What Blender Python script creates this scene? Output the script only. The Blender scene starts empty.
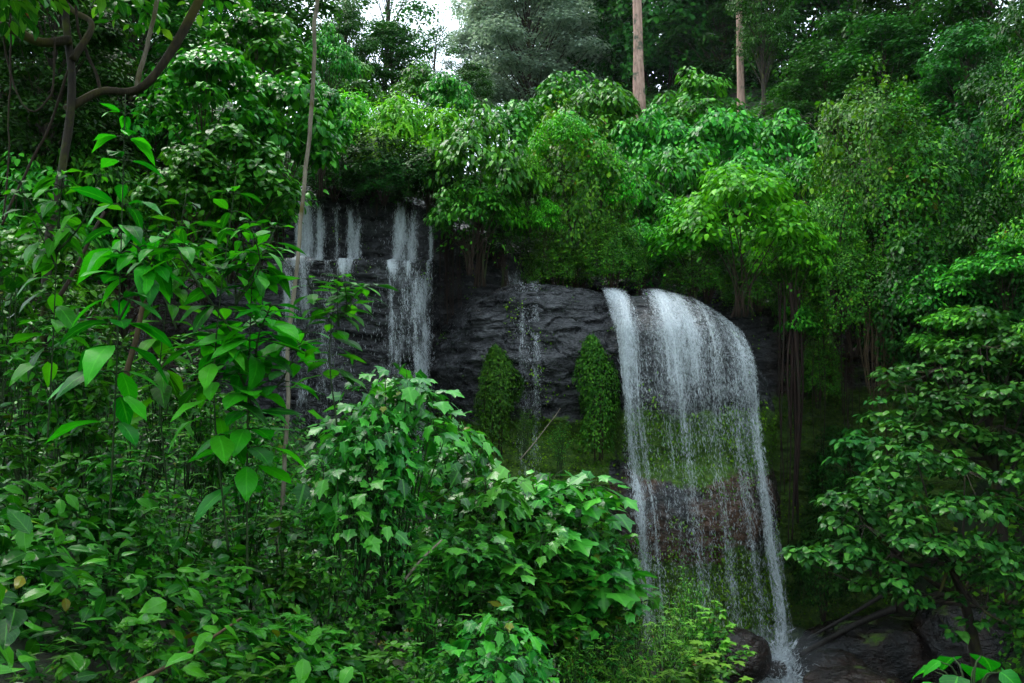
import bpy, math, random
import numpy as np
from mathutils import Vector

C = bpy.context.scene
COL = C.collection
rad = math.radians

# ------------------------------------------------------------------ camera, sky, sun, exposure
PITCH = 5.0
LENS = 28.0
FPX = 1024 * LENS / 36.0
cam = bpy.data.cameras.new("camera")
cam.lens = LENS
cam.sensor_width = 36.0
cam.clip_start = 0.05
cam.clip_end = 2000
cam_o = bpy.data.objects.new("camera", cam)
COL.objects.link(cam_o)
cam_o.location = (0, 0, 0)
cam_o.rotation_euler = (rad(90 + PITCH), 0, 0)
C.camera = cam_o

SUN_EL, SUN_AZ = 58.0, -42.0        # azimuth measured from +Y (ahead), negative = left
world = bpy.data.worlds.new("World")
C.world = world
world.use_nodes = True
wn, wl = world.node_tree.nodes, world.node_tree.links
wn.clear()
w_out = wn.new("ShaderNodeOutputWorld")
w_bg = wn.new("ShaderNodeBackground")
w_sky = wn.new("ShaderNodeTexSky")
w_sky.sky_type = 'NISHITA'
w_sky.sun_disc = False
w_sky.sun_elevation = rad(SUN_EL)
w_sky.sun_rotation = rad(SUN_AZ)
w_sky.air_density = 1.0
w_sky.dust_density = 2.5
w_sky.ozone_density = 1.0
w_mix = wn.new("ShaderNodeMixRGB")
w_mix.inputs[0].default_value = 0.62       # thin even cloud over the blue
w_mix.inputs[2].default_value = (9.0, 10.6, 11.4, 1)
wl.new(w_sky.outputs[0], w_mix.inputs[1])
wl.new(w_mix.outputs[0], w_bg.inputs[0])
w_bg.inputs[1].default_value = 0.115
wl.new(w_bg.outputs[0], w_out.inputs[0])

sun = bpy.data.lights.new("sun", 'SUN')
sun.energy = 1.5
sun.angle = rad(24)
sun.color = (1.0, 0.96, 0.88)
sun_o = bpy.data.objects.new("sun", sun)
COL.objects.link(sun_o)
_d = Vector((math.sin(rad(SUN_AZ)) * math.cos(rad(SUN_EL)), math.cos(rad(SUN_AZ)) * math.cos(rad(SUN_EL)), math.sin(rad(SUN_EL))))
sun_o.rotation_euler = _d.to_track_quat('Z', 'Y').to_euler()
sun_o.location = _d * 60

C.view_settings.view_transform = 'Standard'
C.view_settings.look = 'None'
C.view_settings.exposure = 1.64
C.view_settings.gamma = 1.0
C.view_settings.use_curve_mapping = False
C.cycles.max_bounces = 7
C.cycles.diffuse_bounces = 2
C.cycles.glossy_bounces = 2
C.cycles.transmission_bounces = 4
C.cycles.transparent_max_bounces = 12
C.cycles.sample_clamp_indirect = 4.0
C.cycles.caustics_reflective = False
C.cycles.caustics_refractive = False

# ------------------------------------------------------------------ helpers
RNG = np.random.default_rng(7)
cp, sp = math.cos(rad(PITCH)), math.sin(rad(PITCH))


def P(px, py, Y):
    """World point seen at photo pixel (px,py) and world depth Y."""
    cx, cy = (px - 512) / FPX, (341.5 - py) / FPX
    d = np.array([cx, cp - cy * sp, sp + cy * cp])
    return d * (Y / d[1])


def norm(v):
    return v / np.maximum(np.linalg.norm(v, axis=-1, keepdims=True), 1e-9)


def sstep(a, b, x):
    t = np.clip((x - a) / (b - a), 0, 1)
    return t * t * (3 - 2 * t)


def _hash(i, j, k, s):
    h = (i.astype(np.int64) * 374761393 + j.astype(np.int64) * 668265263 + k.astype(np.int64) * 2147483647 + s * 974711) & 0xFFFFFFFF
    h = ((h ^ (h >> 13)) * 1274126177) & 0xFFFFFFFF
    h = ((h ^ (h >> 16)) * 2246822519) & 0xFFFFFFFF
    return ((h ^ (h >> 15)) & 0xFFFFFF) / float(0xFFFFFF)


def vnoise(x, y, z=0.0, s=0):
    x, y, z = np.broadcast_arrays(np.asarray(x, float), np.asarray(y, float), np.asarray(z, float))
    i, j, k = np.floor(x), np.floor(y), np.floor(z)
    fx, fy, fz = x - i, y - j, z - k
    fx, fy, fz = [f * f * f * (f * (f * 6 - 15) + 10) for f in (fx, fy, fz)]
    r = 0
    for a in (0, 1):
        for b in (0, 1):
            for c in (0, 1):
                w = (fx if a else 1 - fx) * (fy if b else 1 - fy) * (fz if c else 1 - fz)
                r = r + w * _hash(i + a, j + b, k + c, s)
    return r * 2 - 1


def fbm(x, y, z=0.0, o=4, s=0):
    r, a, t = 0, 1.0, 0
    for q in range(o):
        r = r + a * vnoise(np.asarray(x) * 2 ** q, np.asarray(y) * 2 ** q, np.asarray(z) * 2 ** q, s + q * 17)
        t += a
        a *= 0.5
    return r / t


class MB:
    """Collects triangles (with a per-vertex tint and uv) and links them as ONE mesh."""
    def __init__(self):
        self.v, self.f, self.t, self.uv, self.n = [], [], [], [], 0

    def add(self, v, f, t=0.5, uv=None):
        v = np.asarray(v, float).reshape(-1, 3)
        m = len(v)
        self.v.append(v)
        self.f.append(np.asarray(f, int).reshape(-1, 3) + self.n)
        self.t.append(np.broadcast_to(np.asarray(t, float), (m,)))
        self.uv.append(np.zeros((m, 2)) if uv is None else np.asarray(uv, float).reshape(-1, 2))
        self.n += m

    def mesh(self, name, mat, smooth=True):
        v = np.concatenate(self.v)
        f = np.concatenate(self.f)
        t = np.concatenate(self.t)
        uv = np.concatenate(self.uv)
        me = bpy.data.meshes.new(name)
        me.vertices.add(len(v))
        me.vertices.foreach_set("co", v.astype(np.float32).ravel())
        me.loops.add(len(f) * 3)
        me.loops.foreach_set("vertex_index", f.astype(np.int32).ravel())
        me.polygons.add(len(f))
        me.polygons.foreach_set("loop_start", np.arange(0, len(f) * 3, 3, dtype=np.int32))
        try:
            me.polygons.foreach_set("loop_total", np.full(len(f), 3, np.int32))
        except Exception:
            pass
        me.polygons.foreach_set("use_smooth", np.full(len(f), smooth, bool))
        a = me.attributes.new("tint", 'FLOAT', 'POINT')
        a.data.foreach_set("value", t.astype(np.float32))
        l = me.uv_layers.new(name="UVMap")
        l.data.foreach_set("uv", uv[f.ravel()].astype(np.float32).ravel())
        me.update()
        me.validate()
        me.materials.append(mat)
        return me

    def obj(self, name, mat, parent=None, smooth=True):
        o = bpy.data.objects.new(name, self.mesh(name, mat, smooth))
        COL.objects.link(o)
        if parent is not None:
            o.parent = parent
        return o


def tag(o, label, cat=None, group=None, kind=None):
    o["label"] = label
    if cat:
        o["category"] = cat
    if group:
        o["group"] = group
    if kind:
        o["kind"] = kind
    return o


def root(name, label, cat, group=None, loc=(0, 0, 0)):
    o = bpy.data.objects.new(name, None)
    o.empty_display_size = 0.2
    COL.objects.link(o)
    o.location = loc
    return tag(o, label, cat, group)


def tube(mb, pts, rads, n=7, t=0.5, rough=0.0, seed=0):
    pts = np.asarray(pts, float)
    rads = np.broadcast_to(np.asarray(rads, float), (len(pts),))
    tan = norm(np.gradient(pts, axis=0))
    ref = np.array([0.3, 1.0, 0.1]) if abs(tan[:, 1]).mean() < 0.8 else np.array([1.0, 0.2, 0.1])
    a = norm(np.cross(tan, ref))
    b = np.cross(tan, a)
    th = np.linspace(0, 2 * np.pi, n, endpoint=False)
    R = rads[:, None] * np.ones(n)[None]
    if rough:
        cum = np.concatenate([[0], np.cumsum(np.linalg.norm(np.diff(pts, axis=0), axis=1))])
        R = R * (1 + rough * fbm(np.cos(th)[None] * 1.3, np.sin(th)[None] * 1.3, cum[:, None] * 1.5, 3, seed))
    v = pts[:, None] + R[..., None] * (np.cos(th)[None, :, None] * a[:, None] + np.sin(th)[None, :, None] * b[:, None])
    m = len(pts)
    i = np.arange(m - 1)[:, None] * n
    j = np.arange(n)[None]
    k = (np.arange(n) + 1) % n
    q = np.stack([i + j, i + k[None], i + n + k[None], i + n + j], -1).reshape(-1, 4)
    f = np.concatenate([q[:, [0, 1, 2]], q[:, [0, 2, 3]]])
    v = v.reshape(-1, 3)
    v = np.concatenate([v, pts[:1], pts[-1:]])
    c0, c1 = m * n, m * n + 1
    caps = [[c0, (x + 1) % n, x] for x in range(n)] + [[c1, (m - 1) * n + x, (m - 1) * n + (x + 1) % n] for x in range(n)]
    mb.add(v, np.concatenate([f, np.array(caps)]), t)


def spline(ctrl, n=16):
    """Catmull-Rom through control points."""
    c = np.asarray(ctrl, float)
    c = np.concatenate([[2 * c[0] - c[1]], c, [2 * c[-1] - c[-2]]])
    out = []
    seg = len(c) - 3
    for u in np.linspace(0, seg - 1e-6, n):
        i = int(u)
        t = u - i
        p0, p1, p2, p3 = c[i:i + 4]
        out.append(0.5 * ((2 * p1) + (-p0 + p2) * t + (2 * p0 - 5 * p1 + 4 * p2 - p3) * t * t + (-p0 + 3 * p1 - 3 * p2 + p3) * t ** 3))
    return np.array(out)


# ------------------------------------------------------------------ leaf shapes: (verts x,y,z; tris; uv)
def strip_leaf(ys, ws, fold=0.18, wave=0.0):
    v, uv = [], []
    n = len(ys)
    for i, (y, w) in enumerate(zip(ys, ws)):
        for sx in (-1, 0, 1):
            z = abs(sx) * w * fold + (wave * math.sin(i * 2.3 + sx) if sx else 0)
            v.append((sx * w, y, z))
            uv.append((0.5 + 0.5 * sx, y))
    f = []
    for i in range(n - 1):
        for s in (0, 1):
            a, b, c, d = i * 3 + s, i * 3 + s + 1, i * 3 + s + 4, i * 3 + s + 3
            f += [(a, b, c), (a, c, d)]
    return np.array(v), np.array(f), np.array(uv)


def lobed_leaf(nl=5, depth=0.2, fold=0.1):
    """palmate leaf with pointed lobes, base at y=0"""
    cx, cy = 0.0, 0.36
    pts = [(0, 0.06)]
    rng = np.linspace(-125, 125, nl)
    lens = [0.44, 0.55, 0.64, 0.55, 0.44] if nl == 5 else [0.5] * nl
    for i, a in enumerate(rng):
        a = rad(a)
        L = lens[i]
        for da, k in ((-17, 0.72), (-8, 0.86), (0, 1.0), (8, 0.86), (17, 0.72)):
            aa = a + rad(da)
            pts.append((cx + math.sin(aa) * L * k, cy + math.cos(aa) * L * k))
        if i < nl - 1:
            aa = rad((rng[i] + rng[i + 1]) / 2)
            l2 = min(L, lens[i + 1]) * (1 - depth)
            pts.append((cx + math.sin(aa) * l2, cy + math.cos(aa) * l2))
    v = [(cx, cy, 0.0)]
    uv = [(0.5, cy)]
    for k, (x, y) in enumerate(pts):
        r = math.hypot(x - cx, y - cy)
        v.append((x, y, -0.25 * r * r + fold * abs(x) * (0.5 + 0.5 * math.sin(k * 1.7))))
        uv.append((0.5 + 0.7 * x, y))
    n = len(pts)
    f = [(0, 1 + (k + 1) % n, 1 + k) for k in range(n)]
    return np.array(v), np.array(f), np.array(uv)


LEAF = {
    'far': strip_leaf([0, .32, .72, 1], [.02, .30, .24, .0]),
    'heart': strip_leaf([0, .12, .35, .65, .87, 1], [.10, .36, .42, .30, .12, .0], 0.22, 0.02),
    'oval': strip_leaf([0, .08, .25, .45, .65, .83, 1], [.015, .075, .165, .205, .175, .09, .0], 0.22, 0.022),
    'herb': strip_leaf([0, .15, .42, .72, 1], [.02, .18, .27, .17, .0], 0.25, 0.015),
    'lance': strip_leaf([0, .2, .55, 1], [.02, .13, .12, .0], 0.3),
    'small': strip_leaf([0, .45, 1], [.06, .36, .0], 0.25),
    'needle': strip_leaf([0, .5, 1], [.03, .08, .0], 0.2),
    'lobed': lobed_leaf(),
}
_y = np.linspace(0, 1, 15)
_w = np.where(np.arange(15) % 2 == 0, 0.05, 0.17) * (1 - _y ** 1.6)
_w[0] = 0.01
LEAF['frond'] = strip_leaf(list(_y), list(_w), 0.15)


def leaves(mb, kind, pos, tip, nrm, size, tint=None, droop=(0.1, 0.45), rng=None, fold=0.35):
    rng = rng or RNG
    v0, f0, uv0 = LEAF[kind]
    N, n = len(pos), len(v0)
    nrm = norm(nrm)
    tip = norm(tip - nrm * np.sum(tip * nrm, -1, keepdims=True))
    side = np.cross(tip, nrm)
    size = np.broadcast_to(np.asarray(size, float), (N,))
    d = rng.uniform(droop[0], droop[1], N)
    fo = rng.uniform(-fold, 1.3, N)
    x = v0[None, :, 0] * rng.uniform(0.8, 1.15, N)[:, None]
    y = np.broadcast_to(v0[None, :, 1], (N, n))
    tw = rng.normal(0, 0.25, N)[:, None]
    z = v0[None, :, 2] * fo[:, None] - d[:, None] * y ** 2 + tw * x * y
    yy = y * (1 - 0.25 * d[:, None] * y)
    V = pos[:, None] + size[:, None, None] * (x[..., None] * side[:, None] + yy[..., None] * tip[:, None] + z[..., None] * nrm[:, None])
    F = (f0[None] + (np.arange(N) * n)[:, None, None]).reshape(-1, 3)
    if tint is None:
        tint = rng.random(N)
    mb.add(V.reshape(-1, 3), F, np.repeat(np.broadcast_to(tint, (N,)), n), np.tile(uv0, (N, 1)))


def rosette(mb, kind, c, R, n, size, flat=0.6, rng=None, tmax=100, axis=None, tint=None, jit=0.22, droop=(0.1, 0.45)):
    """a dome of shingled leaves hanging outward round a branch tip"""
    rng = rng or RNG
    ct = rng.uniform(math.cos(rad(tmax)), 1, n)
    st = np.sqrt(np.maximum(0, 1 - ct ** 2))
    ph = rng.uniform(0, 2 * np.pi, n)
    out = np.stack([st * np.cos(ph), st * np.sin(ph), ct], -1)
    rr = rng.uniform(0.55, 1.0, n)[:, None]
    pos = np.asarray(c) + R * out * np.array([1, 1, flat]) * rr
    hor = norm(np.stack([np.cos(ph), np.sin(ph), np.zeros(n)], -1))
    nr = np.array([0, 0, 0.85]) + 0.50 * out + rng.normal(0, jit, (n, 3))
    tp = hor + np.array([0, 0, -0.22]) + rng.normal(0, jit, (n, 3))
    leaves(mb, kind, pos, tp, nr, size * rng.uniform(0.65, 1.15, n), tint, droop, rng)


# ------------------------------------------------------------------ materials
def new_mat(name):
    m = bpy.data.materials.new(name)
    m.use_nodes = True
    nt = m.node_tree
    nt.nodes.clear()
    out = nt.nodes.new("ShaderNodeOutputMaterial")
    return m, nt.nodes, nt.links, out


def ramp(n, l, src, stops):
    r = n.new("ShaderNodeValToRGB")
    el = r.color_ramp.elements
    el[0].position, el[0].color = stops[0][0], (*stops[0][1], 1)
    el[1].position, el[1].color = stops[1][0], (*stops[1][1], 1)
    for p, c in stops[2:]:
        e = el.new(p)
        e.color = (*c, 1)
    l.new(src, r.inputs[0])
    return r.outputs[0]


def mathn(n, l, op, a, b=None, clamp=False):
    m = n.new("ShaderNodeMath")
    m.operation = op
    m.use_clamp = clamp
    for i, x in enumerate((a, b)):
        if x is None:
            continue
        if isinstance(x, (int, float)):
            m.inputs[i].default_value = x
        else:
            l.new(x, m.inputs[i])
    return m.outputs[0]


def mixc(n, l, fac, a, b, mode='MIX'):
    m = n.new("ShaderNodeMixRGB")
    m.blend_type = mode
    for i, x in enumerate((fac, a, b)):
        if isinstance(x, (int, float)):
            m.inputs[i].default_value = x
        elif isinstance(x, tuple):
            m.inputs[i].default_value = (*x, 1)
        else:
            l.new(x, m.inputs[i])
    return m.outputs[0]


def noise(n, l, vec, scale, detail=4, rough=0.55, dist=0.0):
    t = n.new("ShaderNodeTexNoise")
    t.inputs["Scale"].default_value = scale
    t.inputs["Detail"].default_value = detail
    t.inputs["Roughness"].default_value = rough
    t.inputs["Distortion"].default_value = dist
    if vec is not None:
        l.new(vec, t.inputs["Vector"])
    return t.outputs["Fac"]


def leaf_mat(name, dark, mid, light, rough=0.42, transl=0.3, tcol=None, spec=0.5, odd=None, vein=0.25):
    m, n, l, out = new_mat(name)
    at = n.new("ShaderNodeAttribute")
    at.attribute_name = "tint"
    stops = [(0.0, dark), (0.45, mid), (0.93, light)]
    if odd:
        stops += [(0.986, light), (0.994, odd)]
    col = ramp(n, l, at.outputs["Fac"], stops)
    oi = n.new("ShaderNodeObjectInfo")
    hs = n.new("ShaderNodeHueSaturation")
    l.new(mathn(n, l, 'ADD', mathn(n, l, 'MULTIPLY', oi.outputs["Random"], 0.03), 0.485), hs.inputs["Hue"])
    l.new(mathn(n, l, 'ADD', mathn(n, l, 'MULTIPLY', oi.outputs["Random"], 0.4), 0.8), hs.inputs["Value"])
    l.new(col, hs.inputs["Color"])
    uv = n.new("ShaderNodeUVMap")
    sx = n.new("ShaderNodeSeparateXYZ")
    l.new(uv.outputs[0], sx.inputs[0])
    ax = mathn(n, l, 'ABSOLUTE', mathn(n, l, 'SUBTRACT', sx.outputs[0], 0.5))
    mid_v = mathn(n, l, 'LESS_THAN', ax, 0.035)
    sv = mathn(n, l, 'FRACT', mathn(n, l, 'SUBTRACT', mathn(n, l, 'MULTIPLY', sx.outputs[1], 7.0), mathn(n, l, 'MULTIPLY', ax, 4.0)))
    side_v = mathn(n, l, 'MULTIPLY', mathn(n, l, 'LESS_THAN', sv, 0.12), 0.5)
    veins = mathn(n, l, 'MULTIPLY', mathn(n, l, 'MAXIMUM', mid_v, side_v), vein)
    c2 = mixc(n, l, veins, hs.outputs[0], tuple(min(1, x * 1.9 + 0.03) for x in light))
    g = n.new("ShaderNodeNewGeometry")
    blot = noise(n, l, g.outputs["Position"], 5.0, 3)
    c3 = mixc(n, l, 1.0, c2, ramp(n, l, blot, [(0.3, (0.8, 0.8, 0.8)), (0.7, (1.12, 1.12, 1.12))]), 'MULTIPLY')
    p = n.new("ShaderNodeBsdfPrincipled")
    l.new(c3, p.inputs["Base Color"])
    p.inputs["Roughness"].default_value = rough
    p.inputs["Specular IOR Level"].default_value = spec
    b = n.new("ShaderNodeBump")
    b.inputs["Strength"].default_value = 0.35
    b.inputs["Distance"].default_value = 0.01
    l.new(sv, b.inputs["Height"])
    l.new(b.outputs[0], p.inputs["Normal"])
    t = n.new("ShaderNodeBsdfTranslucent")
    tc = mixc(n, l, 1.0, c3, tcol or (1.6, 1.7, 0.7), 'MULTIPLY')
    l.new(tc, t.inputs[0])
    ms = n.new("ShaderNodeMixShader")
    ms.inputs[0].default_value = transl
    l.new(p.outputs[0], ms.inputs[1])
    l.new(t.outputs[0], ms.inputs[2])
    l.new(ms.outputs[0], out.inputs[0])
    return m


def bark_mat(name, c1, c2, moss=None, moss_amt=0.5, scale=4.0, rough=0.85):
    m, n, l, out = new_mat(name)
    tc = n.new("ShaderNodeTexCoord")
    mp = n.new("ShaderNodeMapping")
    mp.inputs["Scale"].default_value = (3, 3, 0.7)
    l.new(tc.outputs["Object"], mp.inputs[0])
    f = noise(n, l, mp.outputs[0], scale, 6, 0.65, 0.4)
    col = ramp(n, l, f, [(0.3, c1), (0.68, c2)])
    if moss:
        f2 = noise(n, l, tc.outputs["Object"], 2.2, 5, 0.6)
        msk = n.new("ShaderNodeMapRange")
        msk.inputs[1].default_value = 0.62 - 0.25 * moss_amt
        msk.inputs[2].default_value = 0.72 - 0.25 * moss_amt
        l.new(f2, msk.inputs[0])
        col = mixc(n, l, msk.outputs[0], col, moss)
    p = n.new("ShaderNodeBsdfPrincipled")
    l.new(col, p.inputs["Base Color"])
    p.inputs["Roughness"].default_value = rough
    p.inputs["Specular IOR Level"].default_value = 0.25
    b = n.new("ShaderNodeBump")
    b.inputs["Strength"].default_value = 0.8
    b.inputs["Distance"].default_value = 0.03
    l.new(f, b.inputs["Height"])
    l.new(b.outputs[0], p.inputs["Normal"])
    l.new(p.outputs[0], out.inputs[0])
    return m


def rock_mat(name="wet_rock", k=1.0):
    m, n, l, out = new_mat(name)
    g = n.new("ShaderNodeNewGeometry")
    tc = n.new("ShaderNodeTexCoord")
    mp = n.new("ShaderNodeMapping")
    mp.inputs["Scale"].default_value = (1.0, 1.0, 3.2)
    l.new(tc.outputs["Object"], mp.inputs[0])
    st = noise(n, l, mp.outputs[0], 1.6, 8, 0.65, 0.6)
    fine = noise(n, l, tc.outputs["Object"], 9.0, 6, 0.7)
    col = ramp(n, l, st, [(0.3, (0.004, 0.0045, 0.005)), (0.5, (0.024 * k, 0.0245 * k, 0.027 * k)), (0.74, (0.080 * k, 0.080 * k, 0.085 * k))])
    # brown stained rock: 'tint' attribute 0..1 painted by height/zone in the mesh = where the rock is brown, uv.x = moss
    at = n.new("ShaderNodeAttribute")
    at.attribute_name = "tint"
    brown = ramp(n, l, fine, [(0.3, (0.026, 0.012, 0.007)), (0.7, (0.13, 0.062, 0.034))])
    bf = mathn(n, l, 'MULTIPLY', at.outputs["Fac"], ramp_f(n, l, noise(n, l, tc.outputs["Object"], 0.9, 4), 0.35, 0.6))
    col = mixc(n, l, bf, col, brown)
    uv = n.new("ShaderNodeUVMap")
    sx = n.new("ShaderNodeSeparateXYZ")
    l.new(uv.outputs[0], sx.inputs[0])
    mn = ramp_f(n, l, mathn(n, l, 'ADD', mathn(n, l, 'MULTIPLY', noise(n, l, tc.outputs["Object"], 1.7, 7, 0.65), 1.0),
                            mathn(n, l, 'SUBTRACT', mathn(n, l, 'MULTIPLY', sx.outputs[0], 0.6), 0.3)), 0.48, 0.60)
    mossc = ramp(n, l, fine, [(0.25, (0.008, 0.026, 0.003)), (0.48, (0.042, 0.105, 0.006)), (0.72, (0.115, 0.185, 0.012))])
    col = mixc(n, l, mn, col, mossc)
    p = n.new("ShaderNodeBsdfPrincipled")
    l.new(col, p.inputs["Base Color"])
    l.new(mixc(n, l, mn, ramp(n, l, fine, [(0.3, (0.10,) * 3), (0.7, (0.34,) * 3)]), (0.9, 0.9, 0.9)), p.inputs["Roughness"])
    vo = n.new("ShaderNodeTexVoronoi")
    vo.feature = 'DISTANCE_TO_EDGE'
    vo.inputs["Scale"].default_value = 1.9
    wv = n.new("ShaderNodeVectorMath")
    wv.operation = 'ADD'
    nz = n.new("ShaderNodeTexNoise")
    nz.inputs["Scale"].default_value = 2.5
    l.new(mp.outputs[0], nz.inputs["Vector"])
    l.new(mp.outputs[0], wv.inputs[0])
    l.new(nz.outputs["Color"], wv.inputs[1])
    l.new(wv.outputs[0], vo.inputs["Vector"])
    crack = ramp_f(n, l, vo.outputs["Distance"], 0.0, 0.13)
    b = n.new("ShaderNodeBump")
    b.inputs["Strength"].default_value = 1.0
    b.inputs["Distance"].default_value = 0.075
    l.new(mathn(n, l, 'ADD', mathn(n, l, 'MULTIPLY', st, 1.0), mathn(n, l, 'ADD', mathn(n, l, 'MULTIPLY', fine, 0.5), mathn(n, l, 'MULTIPLY', crack, 0.22))), b.inputs["Height"])
    l.new(b.outputs[0], p.inputs["Normal"])
    l.new(p.outputs[0], out.inputs[0])
    return m


def ramp_f(n, l, src, a, b):
    r = n.new("ShaderNodeMapRange")
    r.interpolation_type = 'SMOOTHSTEP'
    r.inputs[1].default_value = a
    r.inputs[2].default_value = b
    l.new(src, r.inputs[0])
    return r.outputs[0]


def soil_mat():
    m, n, l, out = new_mat("forest_soil")
    tc = n.new("ShaderNodeTexCoord")
    f = noise(n, l, tc.outputs["Object"], 3.0, 8, 0.65)
    f2 = noise(n, l, tc.outputs["Object"], 0.7, 5)
    col = ramp(n, l, f, [(0.3, (0.006, 0.006, 0.004)), (0.7, (0.035, 0.026, 0.014))])
    col = mixc(n, l, ramp_f(n, l, f2, 0.42, 0.6), col, (0.014, 0.035, 0.008))
    p = n.new("ShaderNodeBsdfPrincipled")
    l.new(col, p.inputs["Base Color"])
    p.inputs["Roughness"].default_value = 0.9
    b = n.new("ShaderNodeBump")
    b.inputs["Distance"].default_value = 0.08
    l.new(f, b.inputs["Height"])
    l.new(b.outputs[0], p.inputs["Normal"])
    l.new(p.outputs[0], out.inputs[0])
    return m


def water_veil_mat(name, seed, gain):
    """thin falling water: broken vertical threads; uv = metres across, metres along the fall; tint = amount of water"""
    m, n, l, out = new_mat(name)
    uv = n.new("ShaderNodeUVMap")
    at = n.new("ShaderNodeAttribute")
    at.attribute_name = "tint"

    def mapped(sx, sy):
        mp = n.new("ShaderNodeMapping")
        mp.inputs["Location"].default_value = (seed * 3.7, seed * 1.3, seed)
        mp.inputs["Scale"].default_value = (sx, sy, 1)
        l.new(uv.outputs[0], mp.inputs[0])
        return mp.outputs[0]
    a = noise(n, l, mapped(3.2, 0.25), 1.0, 4, 0.6, 0.2)
    b = noise(n, l, mapped(13, 2.4), 1.0, 5, 0.72, 0.5)
    c = noise(n, l, mapped(40, 15.0), 1.0, 3, 0.7, 0.4)
    s = mathn(n, l, 'ADD', mathn(n, l, 'MULTIPLY', a, 0.8), mathn(n, l, 'ADD', mathn(n, l, 'MULTIPLY', b, 0.9), mathn(n, l, 'MULTIPLY', mathn(n, l, 'SUBTRACT', c, 0.22), 0.9)))
    s = mathn(n, l, 'ADD', s, mathn(n, l, 'MULTIPLY', at.outputs["Fac"], gain))
    al = n.new("ShaderNodeMapRange")
    al.inputs[1].default_value = 1.38
    al.inputs[2].default_value = 2.05
    al.inputs[3].default_value = 0.0
    al.inputs[4].default_value = 0.72
    l.new(s, al.inputs[0])
    alpha = mathn(n, l, 'MULTIPLY', al.outputs[0], ramp_f(n, l, at.outputs["Fac"], 0.0, 0.12))
    p = n.new("ShaderNodeBsdfPrincipled")
    p.inputs["Base Color"].default_value = (0.86, 0.91, 0.94, 1)
    p.inputs["Roughness"].default_value = 0.35
    t = n.new("ShaderNodeBsdfTranslucent")
    t.inputs[0].default_value = (0.8, 0.87, 0.92, 1)
    ms = n.new("ShaderNodeMixShader")
    ms.inputs[0].default_value = 0.35
    l.new(p.outputs[0], ms.inputs[1])
    l.new(t.outputs[0], ms.inputs[2])
    tr = n.new("ShaderNodeBsdfTransparent")
    fx = n.new("ShaderNodeMixShader")
    l.new(alpha, fx.inputs[0])
    l.new(tr.outputs[0], fx.inputs[1])
    l.new(ms.outputs[0], fx.inputs[2])
    l.new(fx.outputs[0], out.inputs[0])
    return m


def plain_mat(name, col, rough=0.4, transl=0.0, alpha=1.0):
    m, n, l, out = new_mat(name)
    p = n.new("ShaderNodeBsdfPrincipled")
    p.inputs["Base Color"].default_value = (*col, 1)
    p.inputs["Roughness"].default_value = rough
    sh = p.outputs[0]
    if transl:
        t = n.new("ShaderNodeBsdfTranslucent")
        t.inputs[0].default_value = (*col, 1)
        ms = n.new("ShaderNodeMixShader")
        ms.inputs[0].default_value = transl
        l.new(sh, ms.inputs[1])
        l.new(t.outputs[0], ms.inputs[2])
        sh = ms.outputs[0]
    if alpha < 1:
        tr = n.new("ShaderNodeBsdfTransparent")
        ms = n.new("ShaderNodeMixShader")
        ms.inputs[0].default_value = alpha
        l.new(tr.outputs[0], ms.inputs[1])
        l.new(sh, ms.inputs[2])
        sh = ms.outputs[0]
    l.new(sh, out.inputs[0])
    return m


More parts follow.
